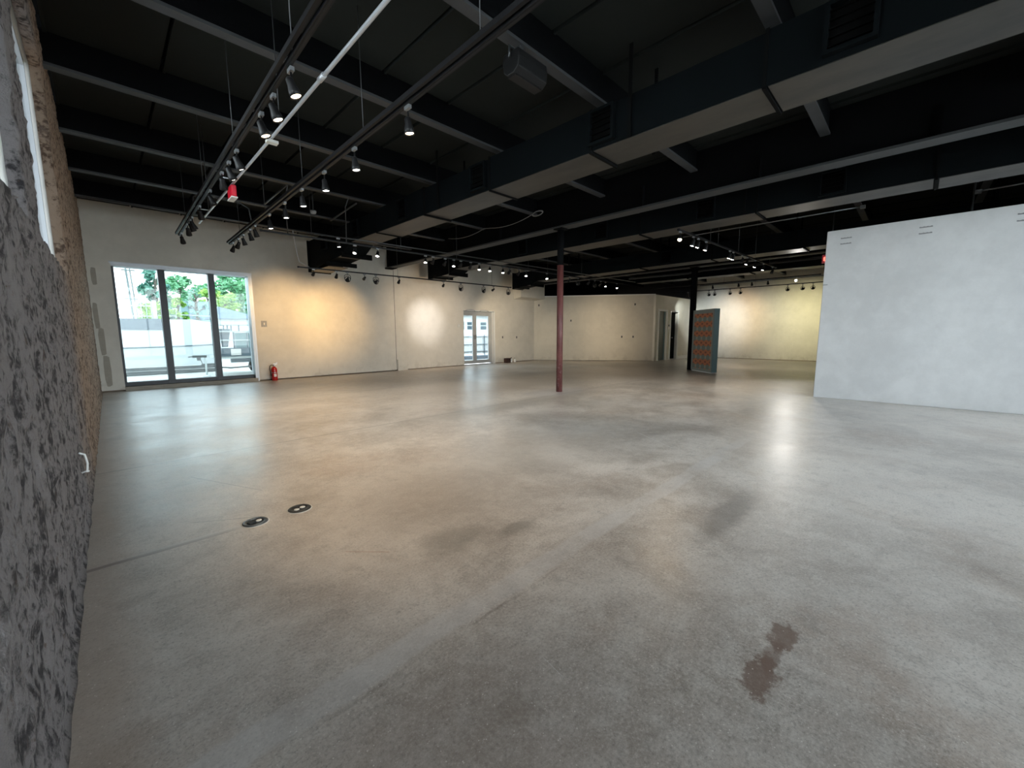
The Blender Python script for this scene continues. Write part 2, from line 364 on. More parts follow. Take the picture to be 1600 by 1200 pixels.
# ------------------------------------------------------------------ mesh helpers
class MB:
    def __init__(s): s.v = []; s.f = []; s.mi = []; s.sm = []
    def add(s, vs, fs, mi=0, smooth=False):
        o = len(s.v); s.v += [tuple(v) for v in vs]
        for f in fs: s.f.append(tuple(i + o for i in f)); s.mi.append(mi); s.sm.append(smooth)
        return s
    def box(s, x0, y0, z0, x1, y1, z1, mi=0, bevel=0.0):
        x0, x1 = sorted((x0, x1)); y0, y1 = sorted((y0, y1)); z0, z1 = sorted((z0, z1))
        vs = [(x, y, z) for z in (z0, z1) for y in (y0, y1) for x in (x0, x1)]
        return s.add(vs, [(0, 2, 3, 1), (4, 5, 7, 6), (0, 1, 5, 4), (2, 6, 7, 3), (0, 4, 6, 2), (1, 3, 7, 5)], mi)
    def hexa(s, pts, mi=0):
        """8 points: bottom 4 (ccw) then top 4"""
        return s.add(pts, [(3, 2, 1, 0), (4, 5, 6, 7), (0, 1, 5, 4), (1, 2, 6, 5), (2, 3, 7, 6), (3, 0, 4, 7)], mi)
    def tube(s, pts, r, n=8, mi=0, cap=True, smooth=True):
        pts = [Vector(p) for p in pts]; rs = r if isinstance(r, (list, tuple)) else [r] * len(pts)
        vs = []; up = None
        for i, p in enumerate(pts):
            d = (pts[min(i + 1, len(pts) - 1)] - pts[max(i - 1, 0)]).normalized()
            if up is None: up = Vector((0, 0, 1)) if abs(d.z) < 0.9 else Vector((1, 0, 0))
            a = d.cross(up).normalized(); bq = a.cross(d).normalized(); up = bq
            for k in range(n):
                t = 2 * PI * k / n
                vs.append(p + (a * math.cos(t) + bq * math.sin(t)) * rs[i])
        fs = [(i * n + k, i * n + (k + 1) % n, (i + 1) * n + (k + 1) % n, (i + 1) * n + k) for i in range(len(pts) - 1) for k in range(n)]
        s.add(vs, fs, mi, smooth)
        if cap:
            o = len(s.v) - len(vs)
            s.f.append(tuple(o + k for k in range(n))[::-1]); s.mi.append(mi); s.sm.append(False)
            s.f.append(tuple(o + (len(pts) - 1) * n + k for k in range(n))); s.mi.append(mi); s.sm.append(False)
        return s
    def lathe(s, prof, n=20, axis='z', at=(0, 0, 0), mi=0, smooth=True):
        vs = []
        for (r, h) in prof:
            for k in range(n):
                t = 2 * PI * k / n; a, b = r * math.cos(t), r * math.sin(t)
                v = (a, b, h) if axis == 'z' else ((a, h, b) if axis == 'y' else (h, a, b))
                vs.append((v[0] + at[0], v[1] + at[1], v[2] + at[2]))
        m = len(prof)
        fs = [(i * n + k, i * n + (k + 1) % n, (i + 1) * n + (k + 1) % n, (i + 1) * n + k) for i in range(m - 1) for k in range(n)]
        s.add(vs, fs, mi, smooth); o = len(s.v) - len(vs)
        if prof[0][0] > 1e-6: s.f.append(tuple(o + k for k in range(n))[::-1]); s.mi.append(mi); s.sm.append(False)
        if prof[-1][0] > 1e-6: s.f.append(tuple(o + (m - 1) * n + k for k in range(n))); s.mi.append(mi); s.sm.append(False)
        return s
    def mesh(s, name, mats):
        me = bpy.data.meshes.new(name); me.from_pydata(s.v, [], s.f)
        mats = mats if isinstance(mats, (list, tuple)) else [mats]
        for m in mats: me.materials.append(m)
        me.polygons.foreach_set('material_index', s.mi); me.polygons.foreach_set('use_smooth', s.sm)
        me.update(); return me
    def build(s, name, mats, parent=None, label=None, loc=None):
        o = bpy.data.objects.new(name, s.mesh(name, mats)); C.objects.link(o)
        if parent: o.parent = parent
        if label: o['label'] = label
        if loc: o.location = loc
        return o
def tag(o, label, cat, group=None):
    o['label'] = label; o['category'] = cat
    if group: o['group'] = group
    return o
def empty(name, loc=(0, 0, 0), rz=0.0):
    o = bpy.data.objects.new(name, None); C.objects.link(o); o.location = loc; o.rotation_euler = (0, 0, rz)
    o.empty_display_size = 0.05
    return o
def thing(name, label, cat, loc=(0, 0, 0), rz=0.0, group=None): return tag(empty(name, loc, rz), label, cat, group)
def struct(o): o['kind'] = 'structure'; return o
def bevel(o, wdt=0.01, seg=2):
    md = o.modifiers.new('bevel', 'BEVEL'); md.width = wdt * K; md.segments = seg; md.limit_method = 'ANGLE'
    return o

# ------------------------------------------------------------------ setting: floor
struct(MB().box(-0.6, -5.3, -0.12, 24.6, 14.6, 0).build('floor', M_floor))

# ------------------------------------------------------------------ rough coral side wall
WX = lambda y: -0.222 + 0.008 * y            # the wall is very slightly out of true
O1, O2 = (0.6, 3.22), (3.84, 6.2)
ZS, ZH = 1.99, 3.95
def coral():
    ys = sorted(set([round(v, 4) for v in list(np.arange(-5.0, 0.5, 0.14)) + list(np.arange(0.6, 7.0, 0.035)) + list(np.arange(7.0, 14.15, 0.07))] + [14.15, *O1, *O2]))
    zs = sorted(set([round(v, 4) for v in np.arange(0.0, 4.55, 0.03)] + [ZS, ZH, 4.55]))
    # drop grid lines that crowd the opening edges
    def thin(a, keys, lim):
        return [v for v in a if v in keys or all(abs(v - k) > lim for k in keys)]
    ys = thin(ys, (*O1, *O2, 14.15, -5.0), 0.018); zs = thin(zs, (ZS, ZH, 4.55, 0.0), 0.014)
    ny, nz = len(ys), len(zs)
    def hole(y, z): return ZS < z < ZH and (O1[0] < y < O1[1] or O2[0] < y < O2[1])
    def edge(y, z): return (ZS - 1e-4 <= z <= ZH + 1e-4) and any(a - 1e-4 <= y <= b + 1e-4 for a, b in (O1, O2))
    vs = []
    for y in ys:
        for z in zs:
            p = Vector((y, z, 0))
            d = noise.noise(p * 9) * 0.016 + noise.noise(p * 24 + Vector((3, 1, 7))) * 0.014 + noise.noise(p * 3.1) * 0.012
            d += max(0, noise.noise(p * 13 + Vector((9, 9, 2)))) * 0.022
            d = d * 0.62 - 0.012
            y2, z2 = y, z
            if 0.01 < z < 4.5 and -4.9 < y < 14.1:
                j = 0.018 if edge(y, z) else 0.008
                y2 += noise.noise(p * 28 + Vector((1, 5, 9))) * j; z2 += noise.noise(p * 28 + Vector((7, 2, 4))) * j
            if z < 0.01: d = 0.004 + noise.noise(p * 5) * 0.01
            vs.append((WX(y) + d, y2, z2))
    fs = []; bd = {}
    for i in range(ny - 1):
        for k in range(nz - 1):
            if hole((ys[i] + ys[i + 1]) / 2, (zs[k] + zs[k + 1]) / 2): continue
            q = (i * nz + k, (i + 1) * nz + k, (i + 1) * nz + k + 1, i * nz + k + 1)
            fs.append(q)
            for a, b in zip(q, q[1:] + q[:1]):
                e = (min(a, b), max(a, b)); bd[e] = None if e in bd else (a, b)
    nv = len(vs); back = {}
    for e in bd.values():
        if e:
            for a in e:
                if a not in back:
                    back[a] = len(vs); vs.append((-0.256, vs[a][1], vs[a][2]))
    for e in bd.values():
        if e: fs.append((e[1], e[0], back[e[0]], back[e[1]]))
    m = MB(); m.add(vs, fs, 0, True)
    return m
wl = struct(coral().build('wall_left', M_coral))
core = MB()
for (y0, y1) in ((-5.3, O1[0] - 0.026), (O1[1] + 0.026, O2[0] - 0.026), (O2[1] + 0.026, 14.6)): core.box(-0.62, y0, -0.1, -0.250, y1, 4.6)
for (y0, y1) in (O1, O2):
    y0 -= 0.026; y1 += 0.026
    core.box(-0.62, y0, -0.1, -0.250, y1, ZS - 0.02); core.box(-0.62, y0, ZH + 0.02, -0.250, y1, 4.6)
core.build('plastered_reveal', wall_paint('white_reveal_plaster', (0.74, 0.73, 0.69)), wl, 'smooth white plaster reveal inside the window openings')
for n, (y0, y1) in enumerate((O1, O2)):
    wd = struct(empty('window_%d' % (n + 1), (0, 0, 0)))
    fr = MB()
    for a in (y0, y1 - 0.06): fr.box(-0.345, a, ZS - 0.02, -0.285, a + 0.06, ZH + 0.02)
    fr.box(-0.345, y0, ZH - 0.04, -0.285, y1, ZH + 0.02); fr.box(-0.345, y0, ZS - 0.02, -0.285, y1, ZS + 0.05)
    fr.box(-0.34, (y0 + y1) / 2 - 0.03, ZS, -0.29, (y0 + y1) / 2 + 0.03, ZH)
    fr.build('window_frame', M_framew, wd)
    for a, b in ((y0 + 0.06, (y0 + y1) / 2 - 0.03), ((y0 + y1) / 2 + 0.03, y1 - 0.06)):
        MB().box(-0.318, a, ZS + 0.05, -0.312, b, ZH - 0.04).build('pane', M_glass, wd)

# ------------------------------------------------------------------ back wall with sliding door and french door
def wall_with_holes(m, axis_const0, axis_const1, a0, a1, z0, z1, holes, mi=0, along='x'):
    """wall slab between planes const0..const1; holes = [(h0,h1,hz0,hz1)]"""
    cuts = sorted(holes); cur = a0
    def bx(p, q, za, zb):
        if q - p < 1e-4 or zb - za < 1e-4: return
        if along == 'x': m.box(p, axis_const0, za, q, axis_const1, zb, mi)
        else: m.box(axis_const0, p, za, axis_const1, q, zb, mi)
    for h0, h1, hz0, hz1 in cuts:
        bx(cur, h0, z0, z1); bx(h0, h1, z0, hz0); bx(h0, h1, hz1, z1); cur = h1
    bx(cur, a1, z0, z1)
    return m
H1 = (0.31, 3.25, 0.0, 3.17); H2 = (11.30, 13.16, 0.0, 2.45)
wb = struct(wall_with_holes(MB(), 14.27, 14.62, -0.62, 24.6, -0.1, 4.6, [H1, H2]).build('wall_back', M_slab))
wall_with_holes(MB(), 14.14, 14.27, -0.27, 7.91, 0.035, 4.6, [(H1[0], H1[1], -1, H1[3])]).build('plasterboard', M_wall, wb, 'cream painted board left of the column')
wall_with_holes(MB(), 14.24, 14.27, 7.97, 16.05, 0.03, 4.6, [(H2[0], H2[1], -1, H2[3])]).build('plasterboard', M_wall, wb, 'cream painted board right of the step')
MB().box(8.0, 14.19, 0.0, 8.42, 14.24, 0.42).build('plinth', M_wall, wb)
MB().box(16.05, 14.24, 0, 24.3, 14.27, 4.6).build('darkened_upper_wall', M_dark, wb, 'black sheet over the wall above the partition')  # black sheet where the wall above the partition looks dark
MB().box(7.91, 14.22, 0.0, 7.97, 14.27, 4.6).build('shadow_gap', M_beam, wb, 'dark vertical joint between the boards')
# skim patches near the corner
for (x0, z0, x1, z1) in ((-0.06, 2.6, 0.05, 3.03), (-0.10, 1.55, 0.0, 2.2), (-0.06, 0.9, 0.06, 1.6), (-0.04, 0.12, 0.10, 0.92)):
    n = 9; pts = []
    for k in range(n):
        a = 2 * PI * k / n; rr = 0.8 + 0.25 * random.random()
        pts.append(((x0 + x1) / 2 + (x1 - x0) / 2 * rr * max(-.95, min(.95, 1.35 * math.cos(a))), (z0 + z1) / 2 + (z1 - z0) / 2 * max(-.95, min(.95, 1.35 * math.sin(a)))))
    vs = [(p[0], 14.14, p[1]) for p in pts] + [(p[0], 14.137, p[1]) for p in pts]
    fs = [tuple(range(n, 2 * n))] + [(k, (k + 1) % n, n + (k + 1) % n, n + k) for k in range(n)]
    MB().add(vs, fs).build('skim_patch', M_patch, wb, 'bare brownish plaster patch')
# white soffit box over the inner corner
MB().hexa([(14.45, 13.75, 3.16), (16.2, 13.75, 3.16), (16.2, 14.24, 3.08), (14.45, 14.24, 3.08), (14.45, 13.75, 4.6), (16.2, 13.75, 4.6), (16.2, 14.24, 4.6), (14.45, 14.24, 4.6)]).build('soffit', M_wall, wb)

d1 = struct(empty('door_1', (0, 0, 0)))
m = MB()
m.box(H1[0], 14.13, 3.10, H1[1], 14.50, 3.17); m.box(3.19, 14.13, 0.10, 3.25, 14.50, 3.10)
m.box(H1[0] - 0.03, 14.125, 3.16, H1[1] + 0.04, 14.16, 3.20); m.box(H1[1] - 0.005, 14.125, 0.0, H1[1] + 0.035, 14.16, 3.16)
m.build('door_frame', M_framew, d1)
MB().box(H1[0], 14.30, 0.10, H1[0] + 0.05, 14.48, 3.10).build('side_rail', M_darkf, d1)
MB().box(H1[0], 14.28, 0.10, 3.25, 14.48, 0.20).build('bottom_rail', M_darkf, d1)
for x in (1.18, 2.25): MB().box(x, 14.26, 0.10, x + 0.145, 14.46, 3.10).build('mullion', M_darkf, d1)
MB().box(H1[0], 14.12, 0.0, H1[1], 14.50, 0.10).build('sill', M_sill, d1)
for a, b in ((0.36, 1.18), (1.325, 2.25), (2.395, 3.19)): MB().box(a, 14.40, 0.2, b, 14.406, 3.10).build('pane', M_tint, d1)

d2 = struct(empty('door_2', (0, 0, 0)))
m = MB()
m.box(11.32, 14.38, 2.34, 13.10, 14.5, 2.42); m.box(11.32, 14.38, 0, 11.37, 14.5, 2.34); m.box(13.03, 14.38, 0, 13.10, 14.5, 2.34)
m.build('door_frame', M_frenchf, d2)
m = MB(); m.box(13.10, 14.22, 0, 13.16, 14.5, 2.45); m.box(11.30, 14.22, 2.42, 13.16, 14.5, 2.45); m.build('casing', M_trimw, d2)
for a, b, s in ((11.37, 12.06, 1), (12.06, 13.03, -1)):
    lf = MB()
    lo, hi = (a + 0.05, b - 0.11) if s == 1 else (a + 0.11, b - 0.12)
    lf.box(a, 14.40, 0.04, lo, 14.46, 2.34); lf.box(hi, 14.40, 0.04, b, 14.46, 2.34)
    lf.box(lo, 14.40, 0.04, hi, 14.46, 0.20); lf.box(lo, 14.40, 2.22, hi, 14.46, 2.34)
    leaf = lf.build('door_leaf', M_frenchf, d2)
    MB().box(lo, 14.428, 0.20, hi, 14.432, 2.22).build('pane', M_tint2, leaf)
    hx = b - 0.05 if s == 1 else a + 0.05
    h = MB(); h.box(hx - 0.015, 14.36, 1.16, hx + 0.015, 14.40, 1.34)
    h.tube([(hx, 14.37, 1.28), (hx - 0.12 * s, 14.35, 1.28)], 0.009, 6); h.build('door_handle', M_steel, leaf)
m = MB()
for cx in (11.68, 12.5):
    m.tube([(cx + 0.27 * math.cos(t), 14.23, 2.40 + 0.075 * math.sin(t)) for t in np.linspace(0.15, PI - 0.15, 9)], 0.018, 6)
m.build('head_arcs', M_frenchf, d2)  # thin arc tubes above the two french door leaves

# ------------------------------------------------------------------ diagonal partition and restroom wall
A = Vector((15.95, 14.24, 0)); B = Vector((19.40, 9.32, 0)); DW = (B - A); DL = DW.length; DU = DW.normalized()
rz = math.atan2(DU.y, DU.x)
wdg = struct(MB().box(0, 0, 0.02, DL, 0.14, 3.30).build('wall_diagonal', wall_paint('cream_partition_paint', (0.60, 0.57, 0.495)), loc=tuple(A)))
wdg.rotation_euler = (0, 0, rz)
MB().box(0, -0.012, 3.27, DL, 0.15, 3.31).build('cap', M_trimw, wdg)
D1, D2 = (19.74, 20.62), (21.12, 21.98)
wr = struct(wall_with_holes(MB(), 9.26, 9.40, 19.36, 24.2, 0.0, 3.27, [(*D1, -1, 2.50), (*D2, -1, 2.50)]).build('wall_restroom', M_farwall))
struct(MB().box(22.1, 9.235, 0, 24.2, 9.26, 0.16).build('baseboard_right', M_trimw))
for n, (a, b) in enumerate((D1, D2)):
    d = struct(empty('door_%d' % (n + 3), (0, 0, 0)))
    cs = MB()
    cs.box(a - 0.09, 9.235, 0, a, 9.26, 2.58); cs.box(b, 9.235, 0, b + 0.09, 9.26, 2.58); cs.box(a, 9.235, 2.50, b, 9.26, 2.58)
    cs.build('casing', M_trimw, d)
    if n == 0:
        lf = MB().box(a + 0.01, 9.34, 0.02, b - 0.01, 9.38, 2.48).build('door_leaf', M_green, d, 'dark green door leaf')
        MB().box(b - 0.13, 9.325, 0.02, b - 0.01, 9.34, 2.48).build('edge_board', M_teal, d)
    else:
        lf = MB().box(a + 0.01, 9.395, 0.02, b - 0.01, 9.435, 2.48).build('door_leaf', M_beam, d, 'charcoal sheet for the dark open doorway')  # flat dark sheet stands in for the unlit doorway opening
        MB().lathe([(0.0, -0.03), (0.03, -0.03), (0.035, 0.0), (0.02, 0.03), (0.02, 0.06)], 10, 'y', (b - 0.40, 9.36, 1.15)).build('door_handle', M_steel, lf)
# dark rooms behind the doors
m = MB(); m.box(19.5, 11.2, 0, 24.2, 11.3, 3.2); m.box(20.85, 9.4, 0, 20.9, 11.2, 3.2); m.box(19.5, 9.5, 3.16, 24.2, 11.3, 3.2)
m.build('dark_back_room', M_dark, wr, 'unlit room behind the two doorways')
s_ = thing('restroom_sign', 'small dark restroom sign between the two far doorways', 'sign', (20.87, 9.245, 1.72))
MB().lathe([(0.055, 0), (0.055, 0.012)], 16, 'y', (0, -0.012, 0.06)).build('plate', M_darkplate, s_)
MB().hexa([(-0.035, -0.012, -0.13), (0.035, -0.012, -0.13), (0.035, 0, -0.13), (-0.035, 0, -0.13), (-0.055, -0.012, 0.02), (0.055, -0.012, 0.02), (0.055, 0, 0.02), (-0.055, 0, 0.02)]).build('lower_plate', M_steel, s_)

# ------------------------------------------------------------------ far wall, right partition, rear wall
MB().box(24.17, 9.42, 3.3, 24.2, 14.24, 4.6).build('darkened_upper_wall', M_flange, wb, 'grey sheet for the dim wall above the restrooms')  # grey sheet paints the dimness of the far wall up here
wf = struct(MB().box(24.2, -5.3, 0.03, 24.55, 14.27, 4.6).build('wall_far', M_farwall))
MB().box(24.21, -5.2, 0, 24.5, 9.2, 0.03).build('base_gap', M_slab, wf)
wp = struct(MB().box(10.87, -3.6, 0.0, 11.07, 1.52, 3.48).build('wall_partition', M_part))
bevel(wp, 0.008)
for (y, z) in ((1.20, 3.25), (0.06, 3.26), (-1.09, 3.27)):
    m = MB()
    for dz in (-0.055, 0.055):
        m.box(10.866, y - 0.085, z + dz - 0.012, 10.871, y + 0.085, z + dz + 0.006)
        for k in range(4): m.box(10.862, y - 0.08 + 0.05 * k, z + dz - 0.01, 10.868, y - 0.06 + 0.05 * k, z + dz + 0.01)
    m.build('bracket_mark', M_mark, wp, 'pair of grey screw marks')
MB().box(10.862, 1.44, 2.385, 10.871, 1.52, 2.40).build('nick', M_mark, wp)
wz = struct(wall_with_holes(MB(), -3.9, -3.6, -0.27, 24.2, 0, 4.72, [(a, b, 0.08, 4.22) for a, b in REAR]).build('wall_rear', M_part))
for n, (a, b) in enumerate(REAR):
    d = struct(empty('window_%d' % (n + 3), (0, 0, 0)))
    m = MB()
    for x in (a, (a + b) / 2 - 0.03, b - 0.06): m.box(x, -3.8, 0.08, x + 0.06, -3.7, 4.22)
    m.box(a, -3.8, 0.08, b, -3.7, 0.16); m.box(a, -3.8, 4.16, b, -3.7, 4.22)
    m.build('window_frame', M_framew, d)
    MB().box(a, -3.755, 0.16, b, -3.749, 4.16).build('pane', M_glass, d)

# ------------------------------------------------------------------ ceiling: deck panels, joists, main beams
ceil = struct(MB().box(-0.6, -5.3, 4.72, 24.6, 14.6, 4.9).build('ceiling', M_black))
BY = [12.45, 10.57, 8.70, 6.80, 4.93, 3.06, 1.20, -0.70, -2.60]
edges = [14.24] + BY + [-5.0]
XS = -0.16
pm = {}
for i in range(len(edges) - 1):
    y1, y0 = edges[i] - (0.05 if i else 0), edges[i + 1] + (0.05 if i < len(edges) - 2 else 0)
    x = XS
    while x < 24.15:
        wd_ = min(0.955, 24.2 - x); key = (round(y1 - y0, 2), round(wd_, 2))
        if key not in pm:
            t_ = MB().box(0.012, 0, 0, wd_ - 0.018, y1 - y0, 0.05)
            t_.box(0.012, 0, -0.018, 0.040, y1 - y0, 0)          # folded seam at one edge
            pm[key] = t_.mesh('ceiling_panel', M_deck)
        o = bpy.data.objects.new('ceiling_panel', pm[key]); C.objects.link(o); o.parent = ceil
        o.location = (x, y0, 4.57 + random.uniform(-0.003, 0.003)); x += 0.955
ordn = ['nearest the back wall', 'second from the back wall', 'third from the back wall', 'fourth from the back wall', 'fifth from the back wall', 'sixth from the back wall, above the black speaker', 'seventh from the back wall', 'eighth from back wall', 'ninth from back wall']
for y, on in zip(BY, ordn):
    t_ = thing('ceiling_joist', 'long black ceiling joist with grey underside, ' + on, 'joist', (0, y, 4.23), group='ceiling joists across the room')
    MB().box(-0.2, -0.035, 0.03, 24.2, 0.035, 0.49).build('web', M_beam, t_)
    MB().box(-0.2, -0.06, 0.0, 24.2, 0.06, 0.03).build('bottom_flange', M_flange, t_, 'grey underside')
for x, lb in ((7.72, 'deep black main ceiling beam over the red column'), (15.73, 'deep black main ceiling beam over the black column by the patterned panel')):
    t_ = thing('main_beam', lb, 'beam', (x, 0, 3.80), group='main beams along the room')
    MB().box(-0.05, -4.98, 0.035, 0.05, 14.13, 0.76).build('web', M_beam, t_)
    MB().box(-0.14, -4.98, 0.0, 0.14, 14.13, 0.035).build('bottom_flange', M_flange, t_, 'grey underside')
    m = MB()
    for y in (13.95, 10.0, 8.0, 4.0, 2.0, 0.0): m.box(-0.13, y - 0.01, 0.035, 0.13, y + 0.01, 0.42)
    m.build('stiffener', M_beam, t_)
    MB().box(-0.14, 13.75, -0.02, 0.14, 14.13, 0.0).build('bearing_plate', M_beam, t_)

# ------------------------------------------------------------------ columns
t_ = thing('steel_column', 'round steel column, rust red below and black near the top', 'column', (7.72, 6.07, 0))
MB().lathe([(0.075, 0.0), (0.075, 2.98)], 24).build('red_shaft', M_colred, t_, 'rust red lower shaft')
MB().lathe([(0.0752, 2.98), (0.0752, 3.78)], 24).build('black_shaft', M_beam, t_, 'black upper shaft')
MB().box(-0.12, -0.12, 3.775, 0.12, 0.12, 3.80).build('cap_plate', M_beam, t_)
t_ = thing('steel_column', 'square black steel column behind the patterned panel', 'column', (15.73, 6.07, 0))
MB().box(-0.085, -0.085, 0.0, 0.085, 0.085, 3.775).build('shaft', M_beam, t_)
MB().box(-0.14, -0.14, 3.775, 0.14, 0.14, 3.80).build('cap_plate', M_beam, t_)

# ------------------------------------------------------------------ freestanding patterned panel
P0 = Vector((15.58, 5.98, 0)); ang = math.atan2(5.02 - 5.98, 14.80 - 15.58); PLN = 1.30
t_ = thing('display_panel', 'thick freestanding wall panel with orange patterned paper and teal edges', 'panel', (P0.x, P0.y, 0), ang)
# local x runs from the column towards the viewer, the patterned face is local -y side
MB().box(0, 0.005, 0.03, PLN, 0.20, 2.22).build('core', M_teal, t_, 'teal grey panel body')
MB().box(0.10, -0.001, 0.12, PLN - 0.09, 0.006, 2.08).build('patterned_paper', M_pattern, t_, 'orange rosette paper in rows')
m = MB(); m.box(0.0, -0.006, 0.03, PLN, 0.006, 0.115); m.box(0.0, -0.006, 2.085, PLN, 0.006, 2.22)
m.box(0, -0.006, 0.115, 0.095, 0.006, 2.085); m.box(PLN - 0.085, -0.006, 0.115, PLN, 0.006, 2.085)
m.build('border', plain('grey_border_paint', (0.24, 0.27, 0.25), 0.6), t_)
MB().box(0.02, 0.02, 0.0, PLN - 0.02, 0.18, 0.03).build('plinth', M_trimw, t_)

# ------------------------------------------------------------------ air ducts
def duct(name, label, x0, x1, zb, zt, segs, drop=None, regs=(), side=-1):
    """segs: y positions of the flanged joints (descending) ; drop: list of (y,zbottom) for the lowered end"""
    t_ = thing('air_duct', label, 'duct', (0, 0, 0), group='square ceiling ducts along the room')
    for i in range(len(segs) - 1):
        y1, y0 = segs[i], segs[i + 1]
        e = 0.012 * (i % 2)
        s = MB(); s.box(x0 - e, y0 + 0.012, zb - e + 0.004, x1 + e, y1 - 0.012, zt + e).build('duct_section', M_duct, t_)
        MB().box(x0 - e + 0.01, y0 + 0.03, zb - e - 0.002, x1 + e - 0.01, y1 - 0.03, zb - e + 0.004).build('duct_underside', M_ductb, t_, 'brownish underside, floor light in its colour')
        MB().box(x0 - 0.025, y0 - 0.014, zb - 0.03, x1 + 0.025, y0 + 0.014, zt + 0.02).build('joint_flange', M_black, t_)
    if drop:
        (ya, za), (yb, zb2), (yc, zc) = drop
        MB().hexa([(x0, yc, zc), (x1, yc, zc), (x1, yb, zb2), (x0, yb, zb2), (x0, yc, zt), (x1, yc, zt), (x1, yb, zt), (x0, yb, zt)]).build('duct_section', M_duct, t_)
        MB().hexa([(x0, yb, zb2), (x1, yb, zb2), (x1, ya, za), (x0, ya, za), (x0, yb, zt), (x1, yb, zt), (x1, ya, zt), (x0, ya, zt)]).build('duct_transition', M_duct, t_)
        MB().hexa([(x0 + .02, yb + .75, zb2 - 0.045), (x1 - .02, yb + .75, zb2 - 0.045), (x1 - .02, yb + .05, zb2 - 0.008), (x0 + .02, yb + .05, zb2 - 0.008), (x0 + .02, yb + .75, zb2 - .03), (x1 - .02, yb + .75, zb2 - .03), (x1 - .02, yb + .05, zb2), (x0 + .02, yb + .05, zb2)]).build('duct_underside', M_ductb, t_, 'brownish underside, floor light in its colour')
        MB().box(x0 + .02, yb + .95, zc - 0.012, x1 - .02, yc - .03, zc).build('duct_underside', M_ductb, t_, 'brownish underside, floor light in its colour')
        MB().box(x0 - 0.10, yb + 0.80, zc - 0.005, x1 + 0.16, yb + 0.86, zc + 0.10).build('joint_flange', M_black, t_)
        MB().box(x0 - 0.02, yb - 0.03, zb2 - 0.06, x1 + 0.20, yb + 0.02, zb2 + 0.07).build('joint_flange', M_black, t_)
        MB().box(x0 - 0.03, yc - 0.02, zc - 0.03, x1 + 0.03, yc + 0.02, zt + 0.02).build('joint_flange', M_black, t_)
    for (ry, rw) in regs:
        g = MB(); xo = x0 - 0.07; z0, z1 = zb + 0.07, zt - 0.05; a, b = ry - rw / 2, ry + rw / 2
        g.box(xo, a - 0.03, z0 - 0.03, x0 - 0.005, a, z1 + 0.03); g.box(xo, b, z0 - 0.03, x0 - 0.005, b + 0.03, z1 + 0.03)
        g.box(xo, a, z0 - 0.03, x0 - 0.005, b, z0); g.box(xo, a, z1, x0 - 0.005, b, z1 + 0.03)
        gr = g.build('air_register', M_duct, t_)
        MB().box(x0 - 0.014, a, z0, x0 - 0.006, b, z1).build('dark_opening', M_dark, gr)  # near black plate gives the darkness inside the register
        for k in range(5):
            z = z0 + (z1 - z0) * (k + 0.5) / 5
            MB().box(x0 - 0.045, a, z - 0.004, x0 - 0.02, b, z + 0.004).build('louver', M_dark, gr)
    for y in (13.0, 9.9, 6.2, 2.5, -0.9):
        if y < segs[0]:
            for x in (x0 - 0.02, x1 + 0.02): MB().box(x - 0.012, y - 0.02, zb - 0.01, x + 0.004, y + 0.02, 4.56).build('hanger_strap', M_black, t_)
    return t_
duct('duct', 'long square black duct with brownish underside, nearest the spotlight tracks', 4.42, 4.99, 3.60, 4.05, [9.85, 8.5, 6.65, 4.85, 3.02, 1.17, -1.4, -4.8], ((9.85, 3.60), (10.35, 3.38), (12.65, 3.22)), ((0.58, 0.28), (2.86, 0.28), (5.1, 0.30), (7.4, 0.30), (9.5, 0.30), (11.4, 0.30)))
duct('duct', 'long square black duct just behind the red column beam', 8.70, 9.30, 3.60, 4.05, [11.4, 9.2, 6.9, 4.6, 2.3, 0.0, -2.4, -4.8], ((11.4, 3.60), (11.7, 3.48), (12.95, 3.40)), ((8.2, 0.3), (5.6, 0.3), (3.2, 0.3), (1.2, 0.3)))
duct('duct', 'long square black duct in front of the black column beam', 13.15, 13.75, 3.60, 4.05, [11.6, 9.2, 6.9, 4.6, 2.3, 0.0, -2.4, -4.8], ((11.6, 3.60), (11.9, 3.48), (13.0, 3.40)), ((6.0, 0.3), (3.6, 0.3)))
duct('duct', 'farthest long square duct, lit grey underneath, before the far white wall', 17.15, 17.75, 3.62, 4.05, [9.2, 6.9, 4.6, 2.3, 0.0, -2.4, -4.8])

